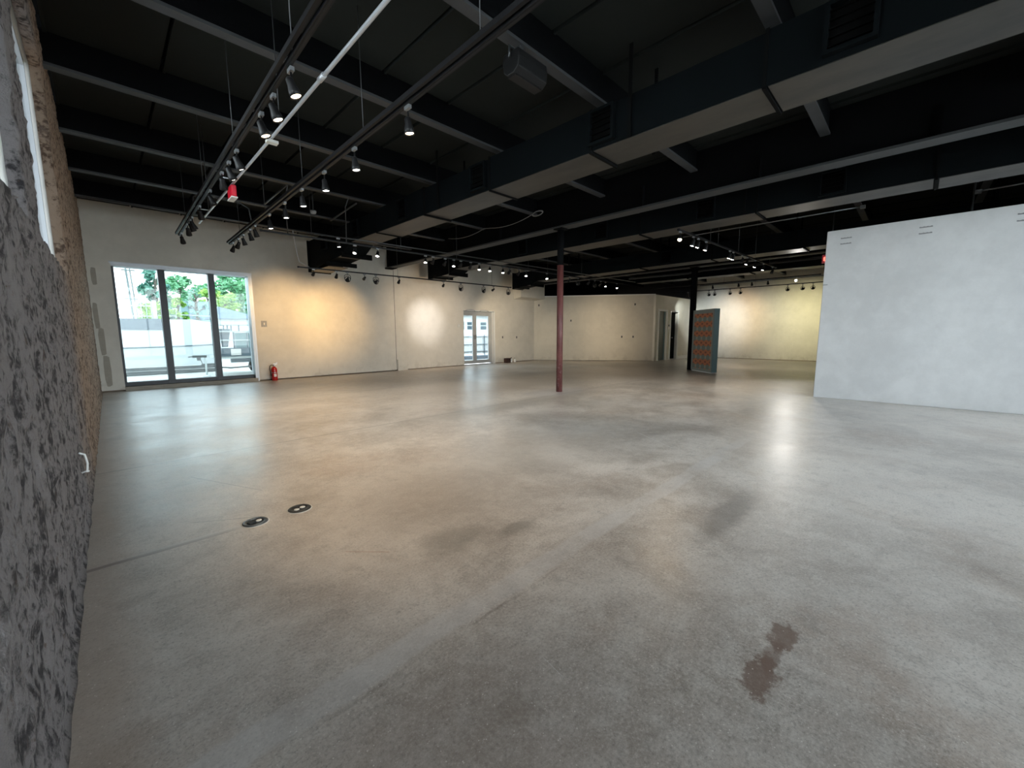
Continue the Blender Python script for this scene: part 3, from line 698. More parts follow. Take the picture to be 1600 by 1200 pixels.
# ------------------------------------------------------------------ spotlights
def aim_basis(d):
    d = Vector(d).normalized(); q = Vector((0, 0, -1)).rotation_difference(d); return q
meshes = {}
SC = 0.66
def lamp_meshes():
    # head hangs with its pivot at the origin and its mouth towards -z
    meshes['can'] = MB().lathe([(0.0, 0.075), (0.03, 0.075), (0.042, 0.06), (0.045, 0.0), (0.062, -0.07), (0.066, -0.125), (0.060, -0.125), (0.055, -0.10), (0.0, -0.10)], 18).mesh('housing', M_can)
    meshes['lens'] = MB().lathe([(0.0, -0.100), (0.052, -0.104), (0.056, -0.112), (0.0, -0.116)], 16).mesh('lens', M_warm)
    for k, mt in (('warm', M_warm), ('cool', M_cool), ('off', M_offlens), ('glare', M_glare)):
        meshes['lens_' + k] = MB().lathe([(0.0, -0.118), (0.035, -0.118), (0.054, -0.110), (0.054, -0.104), (0.0, -0.104)], 16).mesh('lens', mt)
    meshes['adapter'] = MB().box(-0.022, -0.055, -0.045, 0.022, 0.055, -0.002).mesh('track_adapter', M_tracksilver)
    meshes['stem'] = MB().tube([(0, 0, -0.04), (0, 0, -0.15)], 0.011, 8).mesh('stem', M_can)
    # ring gimbal version
    r = MB(); r.tube([(0.075 * math.cos(a), 0, 0.075 * math.sin(a)) for a in np.linspace(-PI / 2 - 0.3 + 0.3, 1.5 * PI - 0.01, 20)], 0.008, 6)
    meshes['ring'] = r.mesh('gimbal_ring', M_can)
    y = MB(); y.tube([(0.085, 0, 0.0), (0.085, 0, 0.09), (0.05, 0, 0.12), (-0.05, 0, 0.12), (-0.085, 0, 0.09), (-0.085, 0, 0.0)], 0.008, 6)
    meshes['yoke'] = y.mesh('yoke', M_can)
    meshes['bulb'] = MB().lathe([(0.0, 0.06), (0.022, 0.06), (0.026, 0.03), (0.055, -0.03), (0.058, -0.045), (0.05, -0.045), (0.0, -0.04)], 16).mesh('bulb_reflector', M_can)
    for k, mt in (('warm', M_warm), ('cool', M_cool), ('off', M_offlens), ('glare', M_glare)):
        meshes['blens_' + k] = MB().lathe([(0.0, -0.052), (0.03, -0.052), (0.050, -0.045), (0.050, -0.040), (0.0, -0.040)], 16).mesh('lens', mt)
lamp_meshes()
for k_ in ('can', 'lens_warm', 'lens_cool', 'lens_off', 'lens_glare', 'adapter'): meshes[k_].transform(Matrix.Scale(SC, 4))
meshes['stem'].transform(Matrix.Scale(0.72, 4))
def inst(name, me, parent, loc=(0, 0, 0), q=None, label=None):
    o = bpy.data.objects.new(name, me); C.objects.link(o); o.parent = parent; o.location = loc
    if q is not None: o.rotation_mode = 'QUATERNION'; o.rotation_quaternion = q
    if label: o['label'] = label
    return o
nlight = 0
def spot(label, x, y, z, aim, lit=None, style='can', watts=0, ang=60, col=None, group=None, alongx=False, blend=0.6, drop=0.0):
    """x,y,z = underside of the track; aim = direction of the beam"""
    t_ = thing('track_spotlight', label, 'spotlight', (x, y, z), group=group)
    q = aim_basis(aim); d = Vector(aim).normalized()
    zr = PI / 2 if alongx else 0
    qa = Matrix.Rotation(zr, 3, 'Z').to_quaternion()
    inst('track_adapter', meshes['adapter'], t_, (0, 0, 0), qa)
    h = (0.115 if style == 'can' else 0.13) + drop
    k = lit or 'off'
    if style == 'can':
        inst('stem', meshes['stem'], t_, (0, 0, -drop * 0.6))
        hd = inst('housing', meshes['can'], t_, (0, 0, -h), q)
        inst('lens', meshes['lens_' + k], hd)
        mouth = Vector((0, 0, -h)) + d * 0.135 * SC
    else:
        h += 0.06
        inst('stem', meshes['stem'], t_, (0, 0, 0.03))
        inst('yoke', meshes['yoke'], t_, (0, 0, -h))
        az = math.atan2(d.y, d.x)
        hd = inst('gimbal_ring', meshes['ring'], t_, (0, 0, -h), Matrix.Rotation(az, 3, 'Z').to_quaternion() @ Matrix.Rotation(PI / 2, 3, 'Z').to_quaternion())
        b = inst('bulb_reflector', meshes['bulb'], t_, (0, 0, -h), q)
        inst('lens', meshes['blens_' + k], b)
        mouth = Vector((0, 0, -h)) + d * 0.07
    if watts:
        L = bpy.data.lights.new('spot_beam', 'SPOT'); L.energy = watts; L.spot_size = math.radians(ang); L.spot_blend = blend
        L.color = col or ((1.0, 0.72, 0.42) if lit == 'warm' else (1.0, 0.87, 0.70)); L.shadow_soft_size = 0.035 * K
        lo = bpy.data.objects.new('spot_beam', L); C.objects.link(lo); lo.parent = t_; lo.location = mouth
        lo.rotation_mode = 'QUATERNION'; lo.rotation_quaternion = q
    return t_
ORD = ['first', 'second', 'third', 'fourth', 'fifth', 'sixth', 'seventh', 'eighth', 'ninth', 'tenth', 'eleventh', 'twelfth', 'thirteenth', 'fourteenth', 'fifteenth', 'sixteenth', 'seventeenth', 'eighteenth', 'nineteenth', 'twentieth', 'twenty first']

def track(label, p0, p1, double=False, wires=4, top=4.57, avoid=()):
    p0, p1 = Vector(p0), Vector(p1); d = p1 - p0; L = d.length; a = math.atan2(d.y, d.x)
    t_ = thing('lighting_track', label, 'track', tuple(p0), a)
    t_.rotation_euler = (0, -math.asin(d.z / L), a)
    MB().box(0, -0.018, 0.0, L, 0.018, 0.03).build('rail', M_track, t_)
    MB().box(0, -0.006, -0.003, L, 0.006, 0.0).build('contact_channel', M_can, t_)
    if double:
        MB().box(0, 0.035, 0.012, L, 0.062, 0.05).build('strut', M_track, t_)
        m = MB(); n = int(L / 0.9)
        for k in range(n): m.box(0.3 + k * 0.9, 0.0, 0.03, 0.34 + k * 0.9, 0.06, 0.038)
        m.build('cross_clip', M_tracksilver, t_)
    for e in (0, L): MB().box(e - 0.02, -0.022, -0.004, e + 0.02, 0.022, 0.034).build('end_cap', M_track, t_)
    for k in range(wires):
        s = L * (k + 0.5) / wires
        for lo, hi in avoid:
            if lo - 0.12 < p0.x + s < hi + 0.12: s = hi + 0.2 - p0.x
        MB().tube([(s, 0, 0.03), (s, 0, top - p0.z)], 0.004, 5).build('suspension_wire', M_cond, t_)
    return t_

# -- left track, running away from the viewer
T1 = lambda y: 1.14 + 0.010 * (y - 2.5)
track('black double lighting track nearest the rough stone wall', (1.10, 0.4, 3.36), (T1(10.1), 10.1, 3.28), True, 5)
yl = [3.41, 3.86, 4.23, 5.2, 5.59, 5.99, 6.79, 7.67, 8.45, 8.62, 8.99, 9.8]
st1 = ['warm', 'warm', 'warm', 'cool', 'cool', None, 'warm', None, 'cool', 'cool', None, None]
for i, (y, k) in enumerate(zip(yl, st1)):
    z = 3.355 - 0.08 * (y - 0.4) / 9.7
    aim = (0.30, -0.15, -1) if i < 3 else ((0.45, 0.1, -1) if k else (0.3, 0.8, -1))
    spot('%s black spotlight on the left track beside the stone wall, %s from the camera end' % ('glowing' if k else 'unlit', ORD[i]),
         T1(y), y, z, aim, k, 'can', (13 if k == 'warm' else 11) if k else 0, 75, group='spotlights on the left track')
# -- white conduit with junction box beside it
t_ = thing('conduit', 'long pale metal conduit running beside the left lighting track', 'conduit', (0, 0, 0))
MB().tube([(1.355, -1.2, 3.36), (1.355, 2.3, 3.34), (1.355, 4.7, 3.32), (1.355, 8.9, 3.30)], 0.014, 10).build('pipe', M_white_cond, t_)
for y in (3.37,): MB().tube([(1.355, y - 0.05, 3.333), (1.355, y + 0.05, 3.333)], 0.020, 10).build('coupling', M_white_cond, t_)
MB().box(1.31, 4.65, 3.275, 1.41, 4.72, 3.30).build('junction_box', M_jbox, t_, 'small pale junction box')
for y in (6.15, 7.9): MB().tube([(1.20, y, 3.30), (1.355, y, 3.305)], 0.007, 6).build('spacer_bar', M_white_cond, t_)
for y in (1.0, 4.4, 8.0): MB().tube([(1.355, y, 3.33), (1.355, y, 4.57)], 0.004, 5).build('hanger_wire', M_cond, t_)
t_ = thing('exit_sign', 'small red hanging sign seen edge on below the pale conduit', 'sign', (1.355, 6.44, 3.30))
bevel(MB().box(-0.03, -0.12, -0.15, 0.03, 0.10, -0.005).build('sign_box', M_red, t_), 0.012)
MB().box(-0.034, -0.13, -0.165, 0.034, 0.11, -0.15).build('bottom_strip', M_paper, t_, 'white lower edge')

# -- second track
T2 = lambda y: 2.00 + 0.008 * (y - 1.7)
track('black lighting track second from the stone wall, above the bare floor', (1.985, -0.4, 3.36), (T2(10.35), 10.35, 3.28), True, 6)
yl = [3.24, 4.3, 5.13, 5.92, 6.65, 7.44, 8.34, 8.69, 9.21, 9.63, 10.08]
st2 = ['warm', 'cool', 'cool', 'cool', 'cool', 'cool', 'cool', 'cool', 'cool', None, None]
for i, (y, k) in enumerate(zip(yl, st2)):
    z = 3.355 - 0.08 * (y + 0.4) / 10.7
    aim = (0.10, -0.05, -1) if i < 6 else ((0.35, 0.2, -1) if k else (-0.3, 0.8, -1))
    spot('%s black spotlight on the second track from the stone wall, %s from the camera end' % ('glowing' if k else 'unlit', ORD[i]),
         T2(y), y, z, aim, k, 'can', (14 if k == 'warm' else 13) if k else 0, 80, group='spotlights on the second track', drop=0.03 if i < 6 else 0)

# -- track in front of the back wall
BTY = lambda x: 11.36 - 0.057 * (x - 3.7)
track('black lighting track hanging in front of the cream back wall', (3.70, 11.36, 3.10), (10.95, BTY(10.95), 3.10), False, 4)
bx = [4.06, 4.64, 4.93, 5.41, 5.74, 6.46, 8.02, 8.7, 9.67, 10.12, 10.83]
bs = ['can', 'can', 'ring', 'can', 'ring', 'can', 'can', 'ring', 'ring', 'can', 'ring']
for i, (x, s) in enumerate(zip(bx, bs)):
    kw = dict(style=s, group='spotlights before the back wall', alongx=True)
    lb = '%s on the track before the back wall, %s from the left' % ('black ring spotlight' if s == 'ring' else 'small dark spotlight', ORD[i])
    tgt = {0: ((4.1, 14.2, 1.75), 105, 70, (1.0, 0.62, 0.25)), 3: ((5.6, 14.2, 1.85), 105, 60, (1.0, 0.62, 0.25)), 4: ((5.2, 14.2, 1.2), 30, 90, (1.0, 0.66, 0.32)),
           6: ((9.15, 14.2, 1.6), 70, 100, (1.0, 0.74, 0.48)), 7: ((9.35, 14.2, 1.95), 105, 38, (0.96, 0.94, 0.95)), 9: ((10.4, 14.2, 1.6), 45, 85, (1.0, 0.8, 0.6)), 10: ((13.9, 14.2, 1.8), 160, 60, (1.0, 0.80, 0.55))}.get(i)
    if tgt:
        (tx, ty, tz), W, an, cl = tgt
        spot(lb, x, BTY(x), 3.10, (tx - x, ty - BTY(x), tz - 2.9), 'cool' if s == 'ring' else 'warm', watts=W, ang=an, col=cl, blend=1.0, **kw)
    else: spot(lb, x, BTY(x), 3.10, (0.1, 1, -0.9), None, **kw)

# -- long track crossing the middle of the room
TBY = lambda x: 8.93 - 0.031 * (x - 2.9)
track('long black lighting track crossing the middle of the room under the ducts', (2.3, 8.95, 3.34), (14.9, TBY(14.9), 3.34), False, 7, avoid=((4.42, 4.99), (7.58, 7.86), (8.7, 9.3), (13.15, 13.75)))
tbx = [4.08, 4.60, 5.85, 6.07, 6.43, 6.7, 6.93, 7.26, 7.56, 7.94, 8.44, 8.71, 9.09, 9.4, 10.36, 11.53, 12.64, 13.38, 13.69, 14.47]
tbl = [1, 1, 1, 0, 0, 1, 0, 0, 1, 1, 1, 0, 0, 1, 1, 0, 0, 0, 1, 1]
for i, (x, k) in enumerate(zip(tbx, tbl)):
    spot('%s black spotlight on the long track crossing the room, %s from the left' % ('glowing' if k else 'unlit', ORD[i]),
         x, TBY(x), 3.34, ((-0.35, -0.35, -1) if k else (0.1, 1, -0.8)), 'cool' if k else None, watts=12 if k else 0, ang=85,
         group='spotlights on the long middle track', alongx=True)
spot('small glowing spotlight above the left end of the long middle track', 3.86, 9.22, 3.505, (0.1, -0.1, -1), 'cool', watts=12, ang=80, alongx=True)
# -- short track right of the column
TCY = lambda x: 3.41 - 0.027 * (x - 8)
track('short black lighting track between the two columns, high on the right', (7.95, 3.41, 3.34), (14.6, TCY(14.6), 3.34), False, 5, avoid=((8.7, 9.3), (13.15, 13.75)))
tcx = [8.03, 8.64, 8.89, 9.3, 10.72, 10.95, 11.6, 11.97, 12.65, 13.39, 14.28]
tcl = ['warm', 'cool', 'cool', 'cool', 'cool', 'cool', None, 'cool', 'cool', 'cool', None]
for i, (x, k) in enumerate(zip(tcx, tcl)):
    spot('%s spotlight on the short track between the columns, %s from its near end' % ('orange glowing' if k == 'warm' else 'white glowing' if k else 'unlit', ORD[i]),
         x, TCY(x), 3.34, (-0.9, -0.25, -1) if i == 0 else (-0.25, 0.25, -1), k, 'can', 13 if k else 0, 80, group='spotlights on the short right track', alongx=True)
# -- two tracks before the far white wall
track('upper black lighting track before the far white wall', (18.0, 8.9, 3.40), (17.92, 2.6, 3.40), False, 3)
for i, (y, k) in enumerate(zip([6.18, 5.21, 4.74, 4.2, 3.32], ['cool', 'cool', None, 'cool', 'glare'])):
    if k == 'glare': spot('dazzling white spotlight on the upper track before the far wall', 17.95, y, 3.40, (-0.95, -0.28, -0.30), 'glare', 'can', 55, 60, (1.0, 0.97, 0.92), group='spotlights on the upper far track')
    else: spot('%s spotlight on the upper far track, %s from the black column' % ('glowing' if k else 'unlit', ORD[i]), 17.97, y, 3.40, (0.3, 0.0, -1), k, 'can', 16 if k else 0, 80, group='spotlights on the upper far track')
track('lower black lighting track close before the far white wall', (20.55, 9.0, 3.40), (20.66, 1.6, 3.40), False, 3)
T3 = {0: ((22.9, 9.26, 2.3), 70, 50, (0.95, 1.0, 0.92)), 3: ((24.2, 8.0, 2.0), 125, 62, (0.85, 0.95, 1.0)), 4: ((24.2, 6.9, 2.2), 100, 56, (1.0, 0.66, 0.34)),
      6: ((24.2, 4.5, 1.9), 95, 76, (1.0, 0.90, 0.52)), 7: ((24.2, 3.4, 2.0), 90, 70, (1.0, 0.90, 0.50)), 5: ((24.2, 6.1, 1.4), 60, 85, (1.0, 0.93, 0.82))}
for i, y in enumerate([8.24, 8.02, 7.24, 6.98, 6.31, 5.88, 4.07, 3.55, 3.2]):
    x = 20.6; lb = 'black spotlight on the lower far track aimed at the white wall, %s from the left' % ORD[i]
    if i in T3:
        (tx, ty, tz), W, an, cl = T3[i]
        spot(lb, x, y, 3.40, (tx - x, ty - y, tz - 3.2), 'cool', 'ring', W, an, cl, group='spotlights on the lower far track', blend=1.0)
    else: spot(lb, x, y, 3.40, (1, 0, -0.6), None, 'ring', group='spotlights on the lower far track')
# diagonal wall washers sit on the far end of the long middle track
for i, (x, tg, W) in enumerate(((12.0, (17.6, 12.0, 1.1), 170), (13.0, (18.6, 10.8, 1.6), 110))):
    y = TBY(x); spot('black ring spotlight on the long middle track aimed at the diagonal wall, %s of two' % ('left' if i == 0 else 'right'), x, y, 3.34,
                     (tg[0] - x, tg[1] - y, tg[2] - 3.1), 'warm', 'ring', W, 50, (1.0, 0.80, 0.56), alongx=True, blend=1.0)

# ------------------------------------------------------------------ conduits and cables
def pipe(label, pts, r=0.013, mat=None, name='conduit', cat='conduit', fit=()):
    t_ = thing(name, label, cat, (0, 0, 0))
    MB().tube(pts, r, 8).build('pipe' if name == 'conduit' else 'cord', mat or M_cond, t_)
    for p in fit: MB().box(p[0] - 0.04, p[1] - 0.04, p[2] - 0.04, p[0] + 0.04, p[1] + 0.04, p[2] + 0.02).build('fitting', mat or M_cond, t_)
    return t_
def arc(a, b, sag, n=10):
    a, b = Vector(a), Vector(b); return [tuple(a.lerp(b, k / n) - Vector((0, 0, sag * 4 * (k / n) * (1 - k / n)))) for k in range(n + 1)]
pipe('thin grey conduit crossing high from the stone wall to the first duct', [(-0.1, 10.50, 3.80), (4.3, 10.50, 3.82)], 0.014)
pipe('thin grey conduit crossing the room just above the long middle track', [(3.4, 9.28, 3.52), (4.55, 9.12, 3.52), (16.0, 8.6, 3.52)], 0.014)
pipe('thin vertical grey conduit bending down beside the left track end', [(1.75, 10.57, 4.20), (1.60, 10.55, 4.20), (1.54, 10.52, 4.14), (1.53, 10.5, 3.83)], 0.012)
pipe('thin vertical grey conduit bending down between the two left tracks', [(1.9, 10.57, 4.21), (2.35, 10.55, 4.20), (2.50, 10.52, 4.12), (2.53, 10.5, 3.83)], 0.012)
pipe('grey conduit running lengthwise above the second track end', [(2.68, 8.55, 4.16), (2.70, 10.1, 4.16)], 0.018)
pipe('grey conduit running lengthwise beside the first duct', [(4.07, 8.70, 4.16), (4.20, 10.4, 4.16)], 0.018)
pipe('thin vertical conduit dropping to the long middle track near its left end', [(2.74, 8.70, 4.2), (2.74, 8.9, 4.0), (2.76, 8.94, 3.37)], 0.010)
pipe('thin vertical conduit dropping beside the first duct to the middle track', [(3.9, 8.70, 4.22), (3.92, 8.9, 4.1), (3.92, 8.94, 3.37)], 0.011)
pipe('thin crooked white cord hanging beside the duct end', [(3.35, 10.5, 3.80), (3.45, 10.7, 3.55), (3.58, 11.0, 3.35), (3.68, 11.2, 3.22), (3.95, 11.33, 3.14)], 0.008, M_white_cond, 'hanging_cord', 'cord')
pipe('pale cable slung along the red column beam', arc((7.5, 10.1, 4.2), (7.5, 8.5, 4.2), 0.09) + arc((7.5, 8.4, 4.2), (7.5, 6.75, 4.22), 0.10)[1:], 0.007, M_orangecable, 'slung_cable', 'cable')
t_ = thing('cable_coil', 'small coil of pale cable beside the red column beam', 'cable', (7.5, 6.6, 4.2))
m = MB()
for k in range(3): m.tube([(0.0 + 0.01 * k, 0.16 * math.cos(a), 0.05 * math.sin(a) + 0.01 * k) for a in np.linspace(0, 2 * PI, 17)], 0.008, 5)
m.build('coil', M_orangecable, t_)
pipe('thin pale conduit crossing high before the white partition', [(11.02, 4.6, 3.90), (11.0, 2.5, 3.90), (11.0, 1.05, 3.90)], 0.013, M_tracksilver, fit=[(11.0, 1.0, 3.9)])
pipe('thin pale conduit over the white partition at the right edge', [(11.33, -0.55, 3.90), (11.28, -1.2, 3.90), (11.25, -3.58, 3.90)], 0.015, M_tracksilver, fit=[(11.33, -0.55, 3.9)])
pipe('short vertical conduit rising behind the partition top', [(11.34, -0.5, 0.0), (11.34, -0.5, 4.58)], 0.014, M_cond)
pipe('thick grey pipe under the farthest duct before the white wall', [(16.2, 9.0, 3.72), (16.2, 6.5, 3.68), (16.3, 6.0, 3.75), (16.35, -3.58, 3.75)], 0.045, M_flange)
pipe('pale conduit along the top of the far white wall', [(24.165, 9.0, 4.05), (24.165, -3.5, 4.05)], 0.03, M_tracksilver)
t_ = thing('smoke_detector', 'small round pale detector on the ceiling joist near the first duct', 'detector', (3.40, 9.3, 3.98))
MB().lathe([(0.0, -0.04), (0.05, -0.035), (0.06, 0.0), (0.06, 0.02)], 16).build('body', M_mark, t_)
MB().tube([(0, 0, 0.02), (0, 0, 0.58)], 0.01, 6).build('stem', M_cond, t_)

# ------------------------------------------------------------------ ceiling speaker
t_ = thing('ceiling_speaker', 'black box speaker hung under a ceiling joist', 'speaker', (3.20, 2.98, 3.96))
sp = MB()
prof = [(-0.12, 0.13), (0.12, 0.13), (0.13, 0.05), (0.11, -0.06), (0.05, -0.11), (-0.05, -0.11), (-0.12, -0.06), (-0.13, 0.05)]
vs = [(-0.21, a * .85, b * .85) for a, b in prof] + [(0.21, a * .85, b * .85) for a, b in prof]; n = len(prof)
sp.add(vs, [tuple(range(n))[::-1], tuple(range(n, 2 * n))] + [(k, (k + 1) % n, n + (k + 1) % n, n + k) for k in range(n)])
bevel(sp.build('cabinet', M_can, t_), 0.01)
MB().box(-0.19, -0.05, -0.104, 0.19, 0.05, -0.09).build('front_grille', M_can, t_)
MB().tube([(-0.225, 0, 0.05), (-0.225, 0, 0.15), (0.225, 0, 0.15), (0.225, 0, 0.05)], 0.012, 6).build('bracket', M_cond, t_)
MB().box(-0.03, 0.05, 0.10, 0.03, 0.10, 0.28).build('ceiling_mount', M_cond, t_)

# ------------------------------------------------------------------ fire extinguisher
t_ = thing('fire_extinguisher', 'red fire extinguisher standing against the back wall beside the sliding door', 'extinguisher', (3.66, 13.99, 0))
MB().lathe([(0.0, 0.0), (0.078, 0.0), (0.082, 0.012), (0.082, 0.33), (0.074, 0.37), (0.05, 0.405), (0.026, 0.42), (0.022, 0.44), (0.0, 0.44)], 24).build('cylinder', M_extred, t_, 'red enamelled cylinder')
MB().lathe([(0.0835, 0.235), (0.0835, 0.255)], 24).build('band', M_steel, t_)
MB().lathe([(0.024, 0.43), (0.028, 0.44), (0.028, 0.475), (0.02, 0.49), (0.0, 0.49)], 14).build('valve', M_steel, t_, 'silver valve')
m = MB(); m.hexa([(-0.01, -0.014, 0.475), (0.10, -0.014, 0.50), (0.10, 0.014, 0.50), (-0.01, 0.014, 0.475), (-0.01, -0.014, 0.482), (0.10, -0.014, 0.508), (0.10, 0.014, 0.508), (-0.01, 0.014, 0.482)])
m.build('carry_handle', M_steel, t_)
m = MB(); m.hexa([(-0.02, -0.012, 0.492), (0.10, -0.012, 0.55), (0.10, 0.012, 0.55), (-0.02, 0.012, 0.492), (-0.02, -0.012, 0.50), (0.10, -0.012, 0.558), (0.10, 0.012, 0.558), (-0.02, 0.012, 0.50)])
m.build('squeeze_lever', M_steel, t_)
MB().tube([(-0.02, 0, 0.465), (-0.07, 0, 0.48), (-0.115, -0.01, 0.44), (-0.125, -0.02, 0.36), (-0.115, -0.03, 0.27), (-0.10, -0.04, 0.2), (-0.095, -0.045, 0.15)], [0.011] * 5 + [0.013, 0.017], 8).build('hose', M_rubber, t_, 'black hose looped down the left side')
MB().lathe([(0.02, 0.0), (0.02, -0.015), (0.0, -0.015)], 12, 'y', (0.02, -0.025, 0.465)).build('gauge', M_paper, t_)
lb = MB(); n = 7; vs = []
for k in range(n):
    a = -PI / 2 + (k / (n - 1) - 0.5) * 0.9
    vs += [(0.0835 * math.cos(a), 0.0835 * math.sin(a), 0.12), (0.0835 * math.cos(a), 0.0835 * math.sin(a), 0.21)]
lb.add(vs, [(2 * k, 2 * k + 2, 2 * k + 3, 2 * k + 1) for k in range(n - 1)]); lb.build('paper_label', M_paper, t_)

# ------------------------------------------------------------------ floor outlets
for i, (x, y, lb) in enumerate(((0.69, 3.42, 'round black floor outlet with one open lid, nearer the stone wall'), (1.005, 3.435, 'round black floor outlet with two pale sockets, farther from the stone wall'))):
    t_ = thing('floor_outlet', lb, 'outlet', (x, y, 0.0), 0.35, 'round floor outlets')
    MB().lathe([(0.085, 0.0), (0.085, 0.003), (0.078, 0.008), (0.058, 0.008), (0.055, 0.004), (0.055, 0.001)], 28).build('rim', M_darkplate if i else plain('grey_outlet_rim', (0.10, 0.11, 0.12), 0.35, 0.4), t_)
    MB().lathe([(0.092, 0.0), (0.092, 0.002), (0.085, 0.002)], 28).build('grout_ring', M_jbox, t_)
    MB().lathe([(0.056, 0.0), (0.056, 0.003)], 24).build('cover', M_darkplate, t_)
    for s in ((-1, 1) if i else (1,)):
        MB().lathe([(0.020, 0.003), (0.020, 0.006), (0.014, 0.007)], 14, at=(s * 0.026, 0, 0)).build('socket', M_paper, t_, 'pale socket face')
    if not i:
        MB().hexa([(-0.05, -0.022, 0.004), (-0.008, -0.022, 0.004), (-0.008, 0.022, 0.004), (-0.05, 0.022, 0.004), (-0.05, -0.022, 0.012), (-0.008, -0.022, 0.016), (-0.008, 0.022, 0.016), (-0.05, 0.022, 0.012)]).build('lid', M_darkplate, t_)

# ------------------------------------------------------------------ switches, outlet holes, wall plates
def plate(label, loc, rz=0, w_=0.09, h_=0.14, mat=M_trimw, toggles=1, name='light_switch', cat='switch', group=None):
    t_ = thing(name, label, cat, loc, rz, group)
    bevel(MB().box(-w_ / 2, -0.012, -h_ / 2, w_ / 2, 0, h_ / 2).build('plate', mat, t_), 0.004)
    for k in range(toggles):
        x = (k - (toggles - 1) / 2) * 0.05
        MB().box(x - 0.016, -0.02, -0.035, x + 0.016, -0.012, 0.035).build('rocker', M_paper if mat != M_darkplate else M_can, t_)
    return t_
plate('white light switch in a grey surround right of the sliding door', (3.52, 14.14, 1.73), 0, 0.15, 0.18, M_mark, 1)
plate('pale double switch plate left of the french door', (11.02, 14.24, 1.76), 0, 0.12, 0.13, M_jbox, 2)
def hole(label, loc, rz, group='black outlet holes in the cream walls'):
    t_ = thing('outlet_box', label, 'outlet', loc, rz, group)
    MB().box(-0.035, -0.006, -0.055, 0.035, 0, 0.055).build('box_edge', M_mark, t_)
    MB().box(-0.027, -0.008, -0.045, 0.027, -0.005, 0.045).build('dark_opening', M_darkplate, t_)
hole('small black outlet hole right of the french door, left of two', (13.67, 14.24, 1.23), 0)
hole('small black outlet hole right of the french door, right of two', (14.64, 14.24, 1.22), 0)
def on_diag(s, z, label):
    p = A + DU * s; hole(label, (p.x, p.y, z), rz)
on_diag(0.25, 2.85, 'small black outlet hole high on the diagonal wall, near its left end')
on_diag(1.9, 2.05, 'small black outlet hole on the diagonal wall right beside the red column')
on_diag(4.45, 1.22, 'small black outlet hole low on the diagonal wall, left of a pair')
on_diag(5.0, 1.22, 'small black outlet hole low on the diagonal wall, right of a pair')
on_diag(5.05, 2.82, 'small black outlet hole high on the diagonal wall, near its right end')
plate('small pale thermostat on the corner left of the far green doorway', (19.52, 9.26, 1.62), 0, 0.09, 0.11, M_trimw, 1, 'thermostat', 'thermostat')

# things left on the floor by the wall
t_ = thing('cardboard_box', 'small dark brown box on the floor right of the french door', 'box', (13.83, 14.08, 0), 0.1)
m = MB(); m.box(-0.15, -0.09, 0, 0.15, 0.09, 0.012); m.box(-0.15, -0.09, 0, -0.14, 0.09, 0.22); m.box(0.14, -0.09, 0, 0.15, 0.09, 0.22); m.box(-0.15, -0.09, 0, 0.15, -0.08, 0.22); m.box(-0.15, 0.08, 0, 0.15, 0.09, 0.22)
m.build('tray', M_brownbox, t_)
MB().hexa([(-0.15, -0.16, 0.20), (0.15, -0.16, 0.20), (0.15, -0.09, 0.22), (-0.15, -0.09, 0.22), (-0.15, -0.16, 0.206), (0.15, -0.16, 0.206), (0.15, -0.09, 0.226), (-0.15, -0.09, 0.226)]).build('flap', M_brownbox, t_)
for x, h, lb in ((14.12, 0.24, 'tall white bottle on the floor beside the dark brown box'), (14.36, 0.20, 'short white bottle on the floor, farther from the brown box')):
    t_ = thing('plastic_bottle', lb, 'bottle', (x, 14.1, 0), group='bottles on the floor by the back wall')
    MB().lathe([(0.0, 0), (0.06, 0), (0.065, 0.02), (0.065, h * 0.6), (0.03, h * 0.82), (0.022, h * 0.86)], 14).build('bottle_body', M_trimw, t_)
    MB().lathe([(0.026, h * 0.86), (0.026, h), (0.0, h)], 12).build('cap', M_brownbox, t_)
t_ = thing('cable_stub', 'short white cable poking out of the rough stone wall', 'cable', (-0.165, 4.28, 0.4))
MB().tube([(-0.03, 0.03, -0.01), (0.0, 0.03, 0.0), (0.006, 0.02, 0.06), (-0.002, 0.0, 0.13), (-0.03, -0.01, 0.15)], 0.007, 8).build('cord', M_trimw, t_)
MB().lathe([(0.012, -0.01), (0.012, 0.0)], 8, at=(0, 0.03, 0)).build('end_clip', M_trimw, t_)
t_ = thing('exit_sign', 'small red lit exit sign beyond the end of the white partition', 'sign', (12.6, 1.66, 3.17))
MB().box(-0.03, -0.16, -0.10, 0.03, 0.16, 0.10).build('sign_box', M_red, t_)
fc = bpy.data.curves.new('lettering', 'FONT'); fc.body = 'EXIT'; fc.size = 0.13; fc.extrude = 0.002; fc.align_x = 'CENTER'
fc.materials.append(emitter('red_exit_letters', (1.0, 0.12, 0.08), 2.5))
tmp = bpy.data.objects.new('lettering_curve', fc); C.objects.link(tmp); bpy.context.view_layer.update()
fm = bpy.data.meshes.new_from_object(tmp.evaluated_get(bpy.context.evaluated_depsgraph_get())); bpy.data.objects.remove(tmp)
fo = bpy.data.objects.new('lettering', fm); C.objects.link(fo); fo.parent = t_; fo.location = (-0.034, 0.0, -0.045); fo.rotation_euler = (PI / 2, 0, -PI / 2)
MB().tube([(0, 0, 0.10), (0, 0, 1.40)], 0.010, 6).build('hanger', M_cond, t_)

